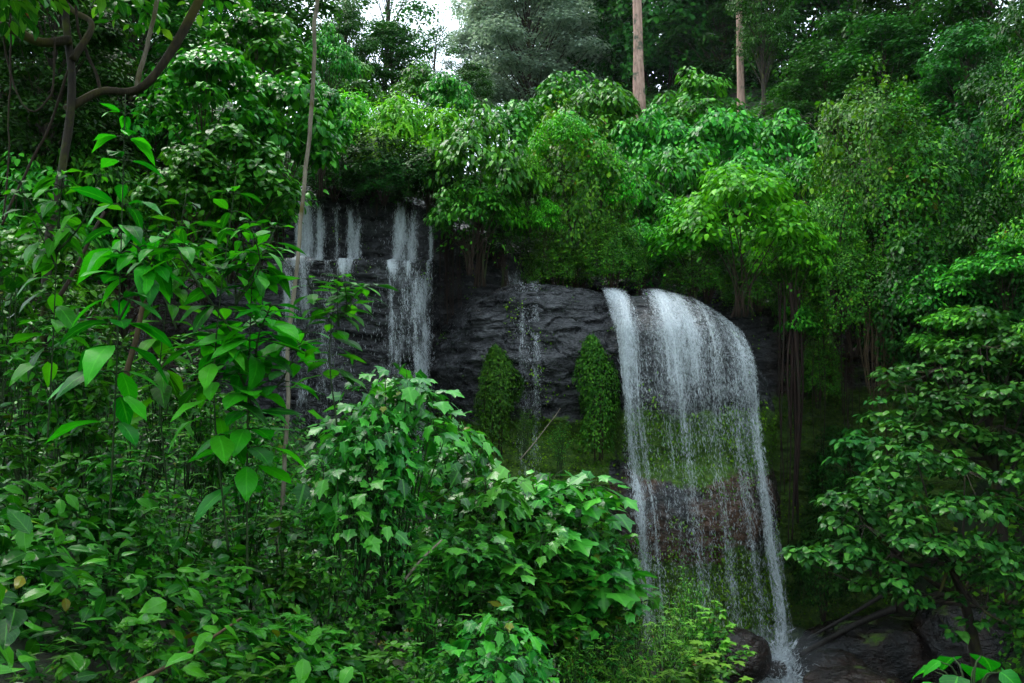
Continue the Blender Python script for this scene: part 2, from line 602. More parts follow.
M = {
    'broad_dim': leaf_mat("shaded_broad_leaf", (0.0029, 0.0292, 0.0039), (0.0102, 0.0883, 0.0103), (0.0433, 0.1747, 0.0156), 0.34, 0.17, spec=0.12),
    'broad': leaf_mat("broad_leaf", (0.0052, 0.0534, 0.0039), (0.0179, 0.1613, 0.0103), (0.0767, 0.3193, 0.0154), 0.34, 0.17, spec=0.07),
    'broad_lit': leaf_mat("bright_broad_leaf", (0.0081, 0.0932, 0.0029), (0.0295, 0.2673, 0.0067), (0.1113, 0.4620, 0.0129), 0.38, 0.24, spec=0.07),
    'tall': leaf_mat("tall_plant_leaf", (0.0039, 0.0612, 0.0017), (0.0133, 0.1817, 0.0036), (0.0566, 0.3519, 0.0077), 0.42, 0.34, spec=0.2),
    'lobed': leaf_mat("lobed_leaf", (0.0047, 0.0609, 0.0049), (0.0166, 0.1627, 0.0110), (0.0705, 0.3199, 0.0209), 0.32, 0.21, odd=(0.2000, 0.2000, 0.0200), spec=0.26),
    'fine': leaf_mat("fine_leaf", (0.0076, 0.0598, 0.0034), (0.0278, 0.1594, 0.0087), (0.1241, 0.3021, 0.0206), 0.38, 0.22, odd=(0.1800, 0.0500, 0.0200), spec=0.18),
    'herb': leaf_mat("herb_leaf", (0.0027, 0.0343, 0.0017), (0.0110, 0.1110, 0.0044), (0.0571, 0.2437, 0.0102), 0.34, 0.21, odd=(0.1600, 0.1400, 0.0100), spec=0.21),
    'vine': leaf_mat("creeper_leaf", (0.0051, 0.0436, 0.0032), (0.0210, 0.1432, 0.0075), (0.1262, 0.3352, 0.0127), 0.41, 0.21, odd=(0.2000, 0.1200, 0.0300), spec=0.10),
    'lime': leaf_mat("lime_leaf", (0.0144, 0.1049, 0.0025), (0.0541, 0.2906, 0.0065), (0.1933, 0.5071, 0.0132), 0.45, 0.28, spec=0.09),
    'ivy': leaf_mat("ivy_leaf", (0.0040, 0.0344, 0.0018), (0.0152, 0.1007, 0.0043), (0.0587, 0.1907, 0.0081), 0.38, 0.14, spec=0.10),
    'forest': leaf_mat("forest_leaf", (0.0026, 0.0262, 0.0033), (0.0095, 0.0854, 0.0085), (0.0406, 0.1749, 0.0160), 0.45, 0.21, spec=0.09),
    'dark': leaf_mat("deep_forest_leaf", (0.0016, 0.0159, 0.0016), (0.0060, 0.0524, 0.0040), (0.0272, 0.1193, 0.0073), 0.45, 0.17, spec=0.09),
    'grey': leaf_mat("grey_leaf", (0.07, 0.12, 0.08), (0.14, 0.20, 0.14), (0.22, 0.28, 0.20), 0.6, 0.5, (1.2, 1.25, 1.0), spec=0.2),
    'moss': leaf_mat("moss_tuft", (0.0156, 0.0683, 0.0029), (0.0683, 0.1950, 0.0058), (0.1950, 0.3705, 0.0115), 0.7, 0.25, spec=0.1),
    'shaded_log': bark_mat("shaded_log", (0.004, 0.003, 0.003), (0.022, 0.017, 0.014), None, 0, 5.0, 0.5),  # log colour darkened, the shade of the lower right put into it
    'stem': bark_mat("green_stem", (0.010, 0.030, 0.008), (0.035, 0.060, 0.016), None, 0, 8),
    'twig': bark_mat("brown_twig", (0.014, 0.009, 0.006), (0.05, 0.03, 0.018), (0.03, 0.05, 0.01), 0.2, 8),
    'bark': bark_mat("dark_bark", (0.010, 0.008, 0.006), (0.045, 0.033, 0.024), (0.055, 0.060, 0.008), 0.35),
    'moss_bark': bark_mat("mossy_bark", (0.014, 0.010, 0.006), (0.05, 0.035, 0.018), (0.060, 0.048, 0.008), 0.55),
    'pale_bark': bark_mat("pale_bark", (0.16, 0.095, 0.07), (0.42, 0.27, 0.21), (0.07, 0.075, 0.05), 0.35, 3.0),
    'liana': bark_mat("liana_bark", (0.07, 0.05, 0.035), (0.26, 0.22, 0.16), (0.09, 0.07, 0.015), 0.25, 5.0),
    'root': bark_mat("root_bark", (0.007, 0.004, 0.003), (0.030, 0.015, 0.010), (0.012, 0.022, 0.005), 0.2, 5.0),
    'tan_root': bark_mat("dry_root", (0.03, 0.02, 0.010), (0.11, 0.07, 0.035), None, 0, 6.0),
    'rock': rock_mat(),
    'boulder': rock_mat("shaded_boulder_rock", 0.16),  # darker copy of the rock, shade of the lower right put into its colour
    'soil': soil_mat(),
    'thread': plain_mat("water_thread", (0.85, 0.90, 0.93), 0.3, 0.35, 0.55),
    'foam': plain_mat("water_foam", (0.82, 0.88, 0.92), 0.5, 0.3, 0.55),
    'pool': plain_mat("pool_water", (0.012, 0.022, 0.022), 0.08),
}
VEIL = [water_veil_mat("falling_water_%s" % w, s, 0.75) for w, s in (("near", 1.0), ("middle", 2.3), ("back", 3.9))]

# ------------------------------------------------------------------ terrain
POOL_Z = -6.2


def ground(x, y):
    x, y = np.asarray(x, float), np.asarray(y, float)
    dl = np.maximum(0, 4.6 - x)
    left = POOL_Z + 0.55 * dl - 0.012 * np.maximum(0, dl - 8) ** 2 * 0.5
    left = np.minimum(left, 5.5 + 0.05 * dl)
    near = left + 1.95 * np.exp(-(x * x + y * y) / 40.0)
    right = POOL_Z + 1.25 * np.maximum(0, x - 8.8) + 0.3 * np.maximum(0, y - 18) * sstep(9, 14, x)
    right = np.minimum(right, 16 + 0.1 * x)
    near = np.where(x > 4, np.maximum(near, right), near)
    top = np.interp(x, [-40, -20, -3, -1.5, 1, 2.5, 6, 9, 14], [9, 6.8, 6.2, 5.4, 4.3, 3.7, 3.4, 3.8, 5.0])
    s = np.interp(x, [-20, -8, -3, 1, 4, 14], [0.5, 0.30, 0.27, 0.50, 0.60, 0.60])
    e = np.maximum(0, y - 22)
    up = top + s * np.minimum(e, 28) + 0.05 * np.maximum(0, e - 28)
    up = np.where(x > 4, np.maximum(up, right), up)
    h = near + (up - near) * sstep(22.3, 23.3, y)
    return h + 0.16 * fbm(x * 0.5, y * 0.5, 0, 4, 5)


def grid_mesh(mb, Pts, t=0.5, uv=None, flip=False):
    a, b = Pts.shape[:2]
    i = np.arange(a - 1)[:, None] * b
    j = np.arange(b - 1)[None]
    q = np.stack([i + j, i + j + 1, i + b + j + 1, i + b + j], -1).reshape(-1, 4)
    if flip:
        q = q[:, ::-1]
    f = np.concatenate([q[:, [0, 1, 2]], q[:, [0, 2, 3]]])
    mb.add(Pts.reshape(-1, 3), f, t if np.isscalar(t) else np.asarray(t).ravel(), uv)


xs = np.concatenate([np.linspace(-220, -26, 26), np.linspace(-25, 25, 170), np.linspace(26, 220, 26)])
ys = np.concatenate([np.linspace(-60, -8, 12), np.linspace(-7, 21, 80), np.linspace(21.5, 24, 16), np.linspace(24.5, 60, 70), np.linspace(62, 300, 30)])
XX, YY = np.meshgrid(xs, ys, indexing='ij')
mb = MB()
grid_mesh(mb, np.stack([XX, YY, ground(XX, YY)], -1), flip=True)
tag(mb.obj("ground", M['soil']), "dark damp forest soil under the plants on every slope", "ground", kind="structure")


# --- rock walls
def strata(x, y, z, s=0):
    r = 1 - np.abs(fbm(x * 0.55 + 0.25 * z, z * 2.1 + 0.15 * np.sin(x * 1.3), y * 0.4, 4, 11 + s))
    k = fbm(x * 1.1, z * 2.6, y, 5, 31 + s)
    c = 1 - np.abs(vnoise(x * 1.6 + 0.6 * k, z * 5.2 + 1.2 * k, y * .6, 71 + s))
    return (r - 0.75) * 0.42 + k * 0.26 + 0.25 * fbm(x * 0.35, z * 0.45, 0, 3, 51 + s) - 0.13 * sstep(.86, 1.0, c)


def wall_surface(x, t):
    """back wall of the whole amphitheatre: x, t in 0..1 (top -> foot) -> y, z"""
    Yf = np.interp(x, [-20, -9, -6.5, -2.2, -1.2, 2, 7, 8.5, 10, 13], [18.5, 20.3, 21.7, 21.8, 22.3, 22.3, 21.2, 21.8, 20.8, 20.5])
    zt = np.interp(x, [-20, -9, -3, -1.5, 1, 2.5, 6, 8.3, 10, 13], [6.8, 6.6, 6.25, 5.6, 4.5, 3.9, 3.4, 3.4, 4.6, 5.0])
    a, b = 0.9, 0.5
    th = np.clip(t / 0.12, 0, 1) * np.pi / 2
    y = Yf + a * (1 - np.sin(th))
    z = zt - b * (1 - np.cos(th))
    dn = np.clip((t - 0.12) / 0.88, 0, 1)
    z = z - dn * (zt - b + 8.0)
    lw = sstep(-1.9, -2.5, x)
    ledge = 3.95 + 0.25 * fbm(x * 0.9, 0, 0, 3, 3)
    y = y - 1.0 * lw * sstep(ledge + 0.1, ledge - 0.12, z)
    y = y + 0.7 * lw * sstep(0.5, -1.5, z)
    return y, z


nx, nt = 420, 300
xw = np.linspace(-19, 13.5, nx)[:, None] * np.ones((1, nt))
tw = np.linspace(0, 1, nt)[None] * np.ones((nx, 1))
yw, zw = wall_surface(xw, tw)
disp = strata(xw, yw, zw) * sstep(0, 0.08, tw)
Pw = np.stack([xw, yw - disp * 0.9, zw + 0.25 * disp * sstep(0.12, 0.0, tw)], -1)
mossw = 0.25 + 0.75 * sstep(1.2, -0.5, zw) * sstep(-3, -1, xw) + 0.22 * sstep(7.2, 8.6, xw) * sstep(2.2, 0.5, zw) - 0.25 * sstep(-2, -3, xw)
brownw = np.clip(sstep(6.5, 7.8, xw) * 0.9 + sstep(0, -2, zw) * 0.7 + sstep(-7.6, -8.4, xw) * .9, 0, 1)
mb = MB()
grid_mesh(mb, Pw, brownw, np.stack([mossw, tw], -1).reshape(-1, 2))
tag(mb.obj("cliff", M['rock']), "dark wet rock cliff running behind the waterfalls", "cliff", kind="structure")


def shelf_surface(x, t):
    """bulging rock shelf in front of the wall: a low ledge on the left, the rounded boss of the big fall on the right"""
    mid = sstep(2.55, 2.15, x)
    zt = np.interp(x, [-2.6, -1.9, -1.2, 0, 1.2, 2.1, 2.6, 3.6, 4.4, 5.0, 5.6, 6.1, 6.5, 6.8, 7.1],
                   [0.8, 2.5, 3.1, 3.35, 3.4, 3.2, 3.02, 2.95, 2.75, 2.45, 2.0, 1.3, 0.5, -0.4, -1.6])
    Yf = np.interp(x, [-2.6, -1.9, -1.0, 0.2, 1.4, 2.2, 2.6, 3.6, 4.6, 5.6, 6.2, 6.6, 7.1],
                   [22.2, 21.2, 20.2, 19.7, 19.5, 19.4, 18.6, 18.1, 18.0, 18.3, 18.9, 19.7, 21.8])
    a = np.interp(x, [-2.6, -1, 1.5, 2.2, 3, 5, 6.5, 7.1], [0.6, 1.6, 1.8, 1.9, 2.3, 2.4, 1.8, .6])
    b = np.interp(x, [-2.6, 0, 2.1, 2.7, 5, 7.1], [0.9, 1.3, 1.3, 1.25, 1.4, 1.4])
    th = np.clip(t / 0.3, 0, 1) * np.pi / 2
    y = Yf + a * (1 - np.sin(th))
    z = zt - b * (1 - np.cos(th))
    dn = np.clip((t - 0.3) / 0.7, 0, 1)
    z = z - dn * (zt - b + 7.6)
    # undercut, mossy skirt, protruding brown nose, foot
    y = y + mid * (0.3 * sstep(0.2, -0.5, z) - 0.5 * sstep(-0.5, -2.0, z)) + (1 - mid) * (0.55 * sstep(0.4, -1.4, z) - 0.4 * sstep(-1.3, -2.2, z + .4 * vnoise(x * .7, 0, 0, 5)) * sstep(-4.0, -2.4, z) + 0.35 * sstep(-2.5, -4.5, z))
    y = y - 0.4 * mid * np.exp(-((z - 1.1) / 0.8) ** 2)
    return y, z


nx, nt = 300, 340
xs_ = np.linspace(-2.6, 7.1, nx)[:, None] * np.ones((1, nt))
ts_ = np.linspace(0, 1, nt)[None] * np.ones((nx, 1))
ysf, zsf = shelf_surface(xs_, ts_)
midw = sstep(2.6, 2.1, xs_)
dsp = strata(xs_, ysf, zsf, 100) * (0.45 + 0.5 * midw) * sstep(0, 0.06, ts_)
Ps = np.stack([xs_, ysf - dsp, zsf + 0.35 * dsp * sstep(0.3, 0.05, ts_)], -1)
mosss = 0.05 + 0.95 * sstep(0.2, -0.6, zsf) - (1 - midw) * 0.85 * (sstep(-1.2, -1.7, zsf) * sstep(-3.3, -2.6, zsf)) - 0.25 * (1 - midw) * sstep(-4.6, -5.4, zsf)
mosss = np.where(midw > 0.5, mosss, np.clip(0.0 + 0.95 * sstep(0.4, -0.3, zsf), 0, 1) * (1 - 0.8 * sstep(-0.8, -2.1, zsf + .5 * fbm(xs_ * .9, zsf * .3, 0, 3, 8)) * sstep(-4.2, -2.6, zsf + .5 * fbm(xs_ * .8, 3, 0, 3, 9))))
browns = (1 - midw) * sstep(-0.8, -1.6, zsf) + midw * sstep(-0.4, -1.6, zsf) * 0.8
mb = MB()
grid_mesh(mb, Ps, np.clip(browns, 0, 1), np.stack([mosss, ts_], -1).reshape(-1, 2))
tag(mb.obj("rock_shelf", M['rock']), "bulging black rock shelf between and under the falls", "rock shelf", kind="structure")

# moss tufts growing out of the wet rock
def moss_on(rng, Pg, wgt, n):
    a, b = Pg.shape[:2]
    i = rng.integers(2, a - 2, n * 8)
    j = rng.integers(4, b - 4, n * 8)
    pt = Pg[i, j]
    keep = rng.random(n * 8) < np.clip(wgt[i, j] + .9 * fbm(pt[:, 0] * 1.6, pt[:, 2] * 1.6, 0, 4, 404) - .25, 0, 1)
    i, j = i[keep][:n], j[keep][:n]
    du = Pg[i + 2, j] - Pg[i - 2, j]
    dv = Pg[i, j + 2] - Pg[i, j - 2]
    nr = norm(np.cross(du, dv))
    nr = np.where((nr[:, 1] > 0)[:, None], -nr, nr)
    return Pg[i, j] + rng.normal(0, .02, (len(i), 3)), nr


rng = np.random.default_rng(88)
mb = MB()
for Pg, wg, cnt in ((Ps, np.clip(mosss, 0, 1), 30000), (Pw, np.clip(mossw, 0, 1) * sstep(-2.5, -1, xw), 16000)):
    mp_, mn_ = moss_on(rng, Pg, wg, cnt)
    m = len(mp_)
    leaves(mb, 'small', mp_, np.array([0, -.2, -.5]) + mn_ * .7 + rng.normal(0, .6, (m, 3)), np.array([0, 0, .6]) + mn_ * .5 + rng.normal(0, .5, (m, 3)), rng.uniform(.03, .085, m), np.clip(.45 + .5 * fbm(mp_[:, 0] * 1.2, mp_[:, 2] * 1.2, 0, 3, 12) + rng.normal(0, .2, m), 0, .97), rng=rng)
tag(mb.obj("moss", M['moss']), "yellow green moss on the wet rock under and beside the falls", kind="stuff")

# pool and stream
mb = MB()
u = np.linspace(0, 1, 40)[:, None] * np.ones((1, 12))
w = np.linspace(-1, 1, 12)[None] * np.ones((40, 1))
yy = 20.0 - 30 * u
xx = 6.4 + 0.9 * np.sin(u * 5) + w * (2.0 - 0.4 * u)
grid_mesh(mb, np.stack([xx, yy, np.full_like(xx, POOL_Z + 0.14) + 0.02 * fbm(xx * 2, yy * 2)], -1), flip=False)
tag(mb.obj("water", M['pool']), "dark shallow stream leaving the foot of the big waterfall", "stream", kind="structure")


# ------------------------------------------------------------------ waterfalls
def fall_sheet(path, u0, u1, v0, v1, amount, off, mat, parent, name="water_sheet", nu=90, nv=140):
    """path(u, v) -> x,y,z ; amount(u, v) -> 0..1"""
    U = np.linspace(u0, u1, nu)[:, None] * np.ones((1, nv))
    V = np.linspace(v0, v1, nv)[None] * np.ones((nu, 1))
    x, y, z = path(U, V, off)
    Q = np.stack([x, y, z], -1)
    d = np.linalg.norm(np.diff(Q, axis=1), axis=-1)
    s = np.concatenate([np.zeros((nu, 1)), np.cumsum(d, 1)], 1)
    uvm = np.stack([np.broadcast_to(x[:, :1], x.shape), s], -1).reshape(-1, 2)
    mb = MB()
    grid_mesh(mb, Q, amount(U, V), uvm)
    return mb.obj(name, mat, parent)


def fall_threads(path, u0, u1, v0, v1, amount, n, parent, seed, wid=(0.0015, 0.0045), ln=(0.001, 0.005), offs=(0.01, 0.13), name="water_thread"):
    rng = np.random.default_rng(seed)
    U = rng.uniform(u0, u1, n * 6)
    V = rng.uniform(v0, v1, n * 6)
    keep = rng.random(n * 6) < amount(U, V)
    U, V = U[keep][:n], V[keep][:n]
    m = len(U)
    L = rng.uniform(ln[0], ln[1], m) * (1 + rng.exponential(0.7, m))
    W = rng.uniform(wid[0], wid[1], m) * (0.7 + rng.exponential(0.35, m))
    off = rng.uniform(offs[0], offs[1], m)
    K = 5
    k = np.linspace(0, 1, K)
    Vk = np.clip(V[:, None] + L[:, None] * k[None], v0, v1)
    x, y, z = path(U[:, None] * np.ones((1, K)), Vk, off[:, None])
    x = x + 0.012 * np.sin(k[None] * 7 + rng.uniform(0, 6, m)[:, None])
    wk = np.array([0.25, 0.8, 1.0, 0.75, 0.15])
    ang = rng.uniform(-0.7, 0.7, m)[:, None]
    dx, dy = W[:, None] * wk * np.cos(ang), W[:, None] * wk * np.sin(ang)
    A = np.stack([x - dx, y - dy, z], -1)
    B = np.stack([x + dx, y + dy, z], -1)
    Fr = np.stack([x + dy * .6, y - W[:, None] * wk * 0.7, z], -1)
    V3 = np.stack([A, Fr, B], 2).reshape(m, K * 3, 3)
    f = []
    for i in range(K - 1):
        for c in (0, 1):
            a, b, cc, d = i * 3 + c, i * 3 + c + 1, (i + 1) * 3 + c + 1, (i + 1) * 3 + c
            f += [(a, b, cc), (a, cc, d)]
    f = np.array(f)
    F = (f[None] + (np.arange(m) * K * 3)[:, None, None]).reshape(-1, 3)
    mb = MB()
    mb.add(V3.reshape(-1, 3), F, 0.5)
    o = mb.obj(name, M['thread'], parent)
    o['kind'] = 'stuff'
    return o


def bumps(u, centres):
    r = 0
    for c, wd, a in centres:
        r = r + a * np.exp(-((u - c) / wd) ** 2)
    return r


# the big fall over the rounded boss
def big_path(u, v, off):
    x0 = 2.25 + u * 3.42
    t = 0.02 + 0.98 * v
    x = x0 + (0.62 + 0.12 * u) * sstep(0.1, 0.95, v)
    x = x + (0.11 * fbm(u * 9, v * 3.0, 0, 3, 91) + 0.05 * fbm(u * 30, v * 5, 0, 2, 92)) * sstep(0.0, 0.12, v)
    xr = np.minimum(x, 6.6)
    y, z = shelf_surface(xr, t)
    yt, zt = shelf_surface(np.minimum(x0, 6.5), np.full_like(t, 0.3))
    y = np.where(t > 0.3, np.minimum(y, yt + 0.12) - 0.12 * sstep(0.3, 0.8, t), y)
    th = np.clip(t / 0.3, 0, 1) * np.pi / 2
    return x, y - off * (0.25 + 0.75 * np.sin(th)) - 0.10 * np.sin(th) + 0.10 * fbm(u * 11, v * 5, 0, 3, 93), np.maximum(z + off * 0.5 * np.cos(th) + 0.10 * np.cos(th), POOL_Z + 0.1)


def big_amount(u, v):
    e = sstep(0, 0.03, u) * sstep(1, 0.96, u)
    low = sstep(0.24, 0.50, v)
    cols = bumps(u, [(0.07, 0.035, 1.0), (0.15, 0.03, 0.5), (0.42, 0.035, 0.5), (0.30, 0.02, .25), (0.60, 0.03, 0.35), (0.76, 0.03, .5), (0.90, 0.045, 1.05)])
    top = (0.20 + 0.60 * bumps(u, [(0.07, 0.08, 1), (0.37, 0.09, 1), (0.52, 0.06, .7), (0.66, 0.06, .5), (0.86, 0.07, .7)]) - 0.5 * bumps(u, [(0.235, 0.045, 1)]) * sstep(0.28, 0.1, v)) * (0.55 + 0.45 * sstep(0.02, 0.12, v))
    a = top * (1 - low) + low * (0.09 + 0.52 * cols) * (1 - 0.25 * sstep(.6, 1, v))
    return np.clip(a * e * sstep(0, 0.03, v), 0, 1)


bf = root("waterfall", "wide white waterfall fanning over the rounded black rock on the right", "waterfall", loc=(4.6, 18.5, 3.0))
for ob in (fall_sheet(big_path, 0, 1, 0, 1, big_amount, 0.02, VEIL[2], None),
           fall_sheet(big_path, 0, 1, 0, 1, big_amount, 0.07, VEIL[1], None),
           fall_sheet(big_path, 0, 1, 0, 1, big_amount, 0.12, VEIL[0], None),
           fall_threads(big_path, 0, 1, 0.0, 1, lambda u, v: big_amount(u, v) * (0.6 + 0.4 * sstep(.1, .35, v)), 34000, None, 5)):
    ob.parent = bf
    ob.matrix_parent_inverse = bf.matrix_basis.inverted()


def wall_path(xa, xb, dz=0.0):
    def f(u, v, off):
        x = xa + (xb - xa) * u
        t = 0.06 + 0.94 * v
        y, z = wall_surface(x, t)
        disp_ = 0.12
        z2 = z
        lead = sstep(4.05, 3.6, z)
        x = x + (0.07 * fbm(x * 3, v * 7, 0, 3, 62) + 0.03 * fbm(x * 9, v * 14, 0, 2, 63)) * sstep(0, .1, v)
        return x + 0 * v, y - disp_ - off - 0.10 * lead + .05 * fbm(x * 3, v * 9, 0, 2, 64), z2 + 0.05 * (1 - np.clip(v / 0.1, 0, 1))
    return f


def left_amount(u, v):
    top = 2.1 * (.75 + .5 * fbm(u * 25, v * 20, 0, 3, 66)) * bumps(u, [(0.05, 0.03, .9), (0.11, 0.035, 1.0), (0.19, 0.025, .8), (0.40, 0.03, 0.7), (0.45, 0.02, .5), (0.30, 0.02, .3), (0.74, 0.04, .85), (0.83, 0.03, .7), (0.95, 0.015, .5)]) + 0.04
    low = 1.1 * (.6 + .7 * fbm(u * 22, v * 16, 0, 3, 67)) * (0.10 + bumps(u, [(0.05, 0.04, .8), (0.15, 0.04, .65), (0.30, 0.05, .35), (0.73, 0.03, .4), (0.92, 0.05, .8), (0.80, .06, .5)])) * (1 - .35 * sstep(.3, .8, v))
    w_ = 0.03 * fbm(u * 14, 0, 0, 3, 61)
    k = sstep(0.185, 0.225, v + w_)
    top = top * sstep(0.0, 0.07, v - 0.03 - 1.6 * np.abs(w_))
    return np.clip(top * (1 - k) + low * k, 0, 1) * sstep(0.0, 0.02, v) * sstep(0, 0.02, u) * sstep(1, 0.98, u)


lf = root("waterfall", "left two-step waterfall in thin white strands over a dark recessed wall", "waterfall", loc=(-4.3, 21.5, 6.2))
lp = wall_path(-6.0, -2.05)
for ob in (fall_sheet(lp, 0, 1, 0, 0.85, left_amount, 0.04, VEIL[2], None),
           fall_sheet(lp, 0, 1, 0, 0.85, left_amount, 0.16, VEIL[0], None),
           fall_threads(lp, 0, 1, 0, 0.85, left_amount, 9000, None, 8, wid=(0.0015, 0.006))):
    ob.parent = lf
    ob.matrix_parent_inverse = lf.matrix_basis.inverted()

# small trickle across the middle shelf
def trickle_path(u, v, off):
    x = -0.10 + 0.95 * u + 0.1 * v
    y, z = shelf_surface(x, 0.06 + 0.94 * v)
    th = np.clip((0.06 + 0.94 * v) / 0.3, 0, 1) * np.pi / 2
    return x, y - 0.12 - off * 0.6, z + 0.16 * np.cos(th)


def trickle_amount(u, v):
    return np.clip(0.62 * bumps(u, [(0.35, 0.12, 0.55), (0.7, 0.12, 0.55), (.5, .3, .3)]) * sstep(0, .05, v) * sstep(0.62, .5, v) * sstep(0, .1, u) * sstep(1, .9, u), 0, 1)


tf = root("waterfall", "faint thin trickle of water down the middle of the bare rock shelf", "waterfall", loc=(0.3, 20, 3.4))
for ob in (fall_sheet(trickle_path, 0, 1, 0, 0.65, trickle_amount, 0.05, VEIL[1], None, nu=30, nv=90),
           fall_threads(trickle_path, 0, 1, 0, 0.65, trickle_amount, 900, None, 9)):
    ob.parent = tf
    ob.matrix_parent_inverse = tf.matrix_basis.inverted()

# short fall above the trickle
ut = root("waterfall", "short narrow fall between leafy overhangs above the bare rock shelf", "waterfall", loc=(0.1, 22, 4.8))
up_path = wall_path(-0.25, 0.35)
for ob in (fall_sheet(up_path, 0, 1, 0, 0.28, lambda u, v: 0.6 * sstep(0, .2, u) * sstep(1, .8, u) + 0 * v, 0.05, VEIL[1], None, nu=16, nv=40),
           fall_threads(up_path, 0, 1, 0, 0.28, lambda u, v: 0.6 + 0 * u, 200, None, 10)):
    ob.parent = ut
    ob.matrix_parent_inverse = ut.matrix_basis.inverted()

# far left fall, half hidden by the tall plants
fl = root("waterfall", "small fall half hidden behind the tall leafy plants on the left", "waterfall", loc=(-8.6, 20.3, 5))
fl_path = wall_path(-9.4, -7.6)
for ob in (fall_sheet(fl_path, 0, 1, 0.0, 0.6, lambda u, v: 0.55 * bumps(u, [(.3, .2, 1), (.75, .15, .9)]) + 0 * v, 0.06, VEIL[0], None, nu=30, nv=60),
           fall_threads(fl_path, 0, 1, 0, 0.6, lambda u, v: 0.5 + 0 * u, 400, None, 12)):
    ob.parent = fl
    ob.matrix_parent_inverse = fl.matrix_basis.inverted()

# splash at the foot
rng = np.random.default_rng(3)
mb = MB()
n = 9000
c = np.array([5.55, 17.0, -5.6])
a = rng.uniform(0, 2 * np.pi, n)
r = np.abs(rng.normal(0, 0.48, n))
h = np.abs(rng.normal(0, 0.42, n)) * np.exp(-1.3 * r)
pos = c + np.stack([r * np.cos(a) * 1.3, r * np.sin(a), h], -1)
dirs = np.stack([np.cos(a), np.sin(a), rng.uniform(0.2, 1.6, n)], -1)
leaves(mb, 'needle', pos, dirs, rng.normal(0, 1, (n, 3)), rng.uniform(0.02, 0.09, n) * (1 + rng.exponential(.4, n)), rng=rng)
sp_o = mb.obj("splash", M['foam'])
tag(sp_o, "white splash of spray where the big waterfall strikes the boulders", "splash", kind="stuff")


# ------------------------------------------------------------------ boulders, log
def boulder(label, c, s, seed, moss=0.2):
    import bmesh
    bm = bmesh.new()
    bmesh.ops.create_icosphere(bm, subdivisions=5, radius=1)
    v = np.array([x.co[:] for x in bm.verts])
    f = np.array([[q.index for q in x.verts] for x in bm.faces])
    bm.free()
    k = 1 + 0.32 * fbm(v[:, 0] * 1.1, v[:, 1] * 1.1, v[:, 2] * 1.1, 4, seed) + 0.06 * fbm(v[:, 0] * 5, v[:, 1] * 5, v[:, 2] * 5, 3, seed)
    v = v * k[:, None]
    v = np.sign(v) * np.abs(v) ** 0.85 * np.array(s)
    mb = MB()
    mb.add(v, f, 0.25, np.stack([np.clip(moss + 0.4 * (v[:, 2] / s[2]), 0, 1), v[:, 2]], -1))
    o = mb.obj("boulder", M['boulder'])
    o.location = c
    return tag(o, label, "boulder", "boulders at the foot of the falls")


boulder("rounded black boulder just left of the splash under the big fall", P(742, 655, 16.6), (0.55, 0.5, 0.5), 1, 0.0)
boulder("small wet black rock in the middle of the white splash", P(776, 670, 16.8), (0.22, 0.2, 0.17), 2, 0.0)
boulder("flat wet boulder that the big fall breaks on, under the splash", P(768, 690, 17.5), (0.8, 0.6, 0.5), 9, 0.0)
boulder("low dark boulder right of the splash, touching the fallen log", P(830, 672, 17.0), (0.7, 0.6, 0.42), 3, 0.0)
boulder("largest dark slab of rock below the right cave", P(890, 652, 18.6), (1.9, 1.2, 0.7), 4, 0.05)
boulder("mossy boulder at the bottom edge right of the splash", P(858, 694, 15.5), (0.9, 0.7, 0.42), 5, 0.05)
boulder("dark boulder in deep shade under the low leafy branches on the right", P(985, 640, 17.5), (1.4, 1.1, 0.8), 6, 0.1)
boulder("brown stained boulder beside the half hidden left fall", P(181, 315, 18.9), (0.55, 0.5, 0.9), 7, -0.5)
boulder("orange brown rock below the half hidden left fall", P(205, 352, 18.4), (0.5, 0.5, 0.7), 8, -0.5)

mb = MB()
pts = spline([P(800, 655, 16.6), P(835, 636, 17.0), P(870, 618, 17.4), P(905, 606, 17.8), P(950, 592, 18.6)], 30)
tube(mb, pts, np.linspace(0.05, 0.09, 30), 12, 0.5, 0.3, 4)
lg = mb.obj("fallen_log", M['shaded_log'])
tag(lg, "dark fallen log leaning across the rocks right of the splash", "log")
mb = MB()
tube(mb, spline([P(805, 640, 17.4), P(850, 615, 17.7), P(900, 585, 18.2)], 16), np.linspace(0.03, 0.05, 16), 8, 0.5, 0.2, 6)
tag(mb.obj("fallen_branch", M['shaded_log']), "thin dark fallen branch lying just above the log", "branch")


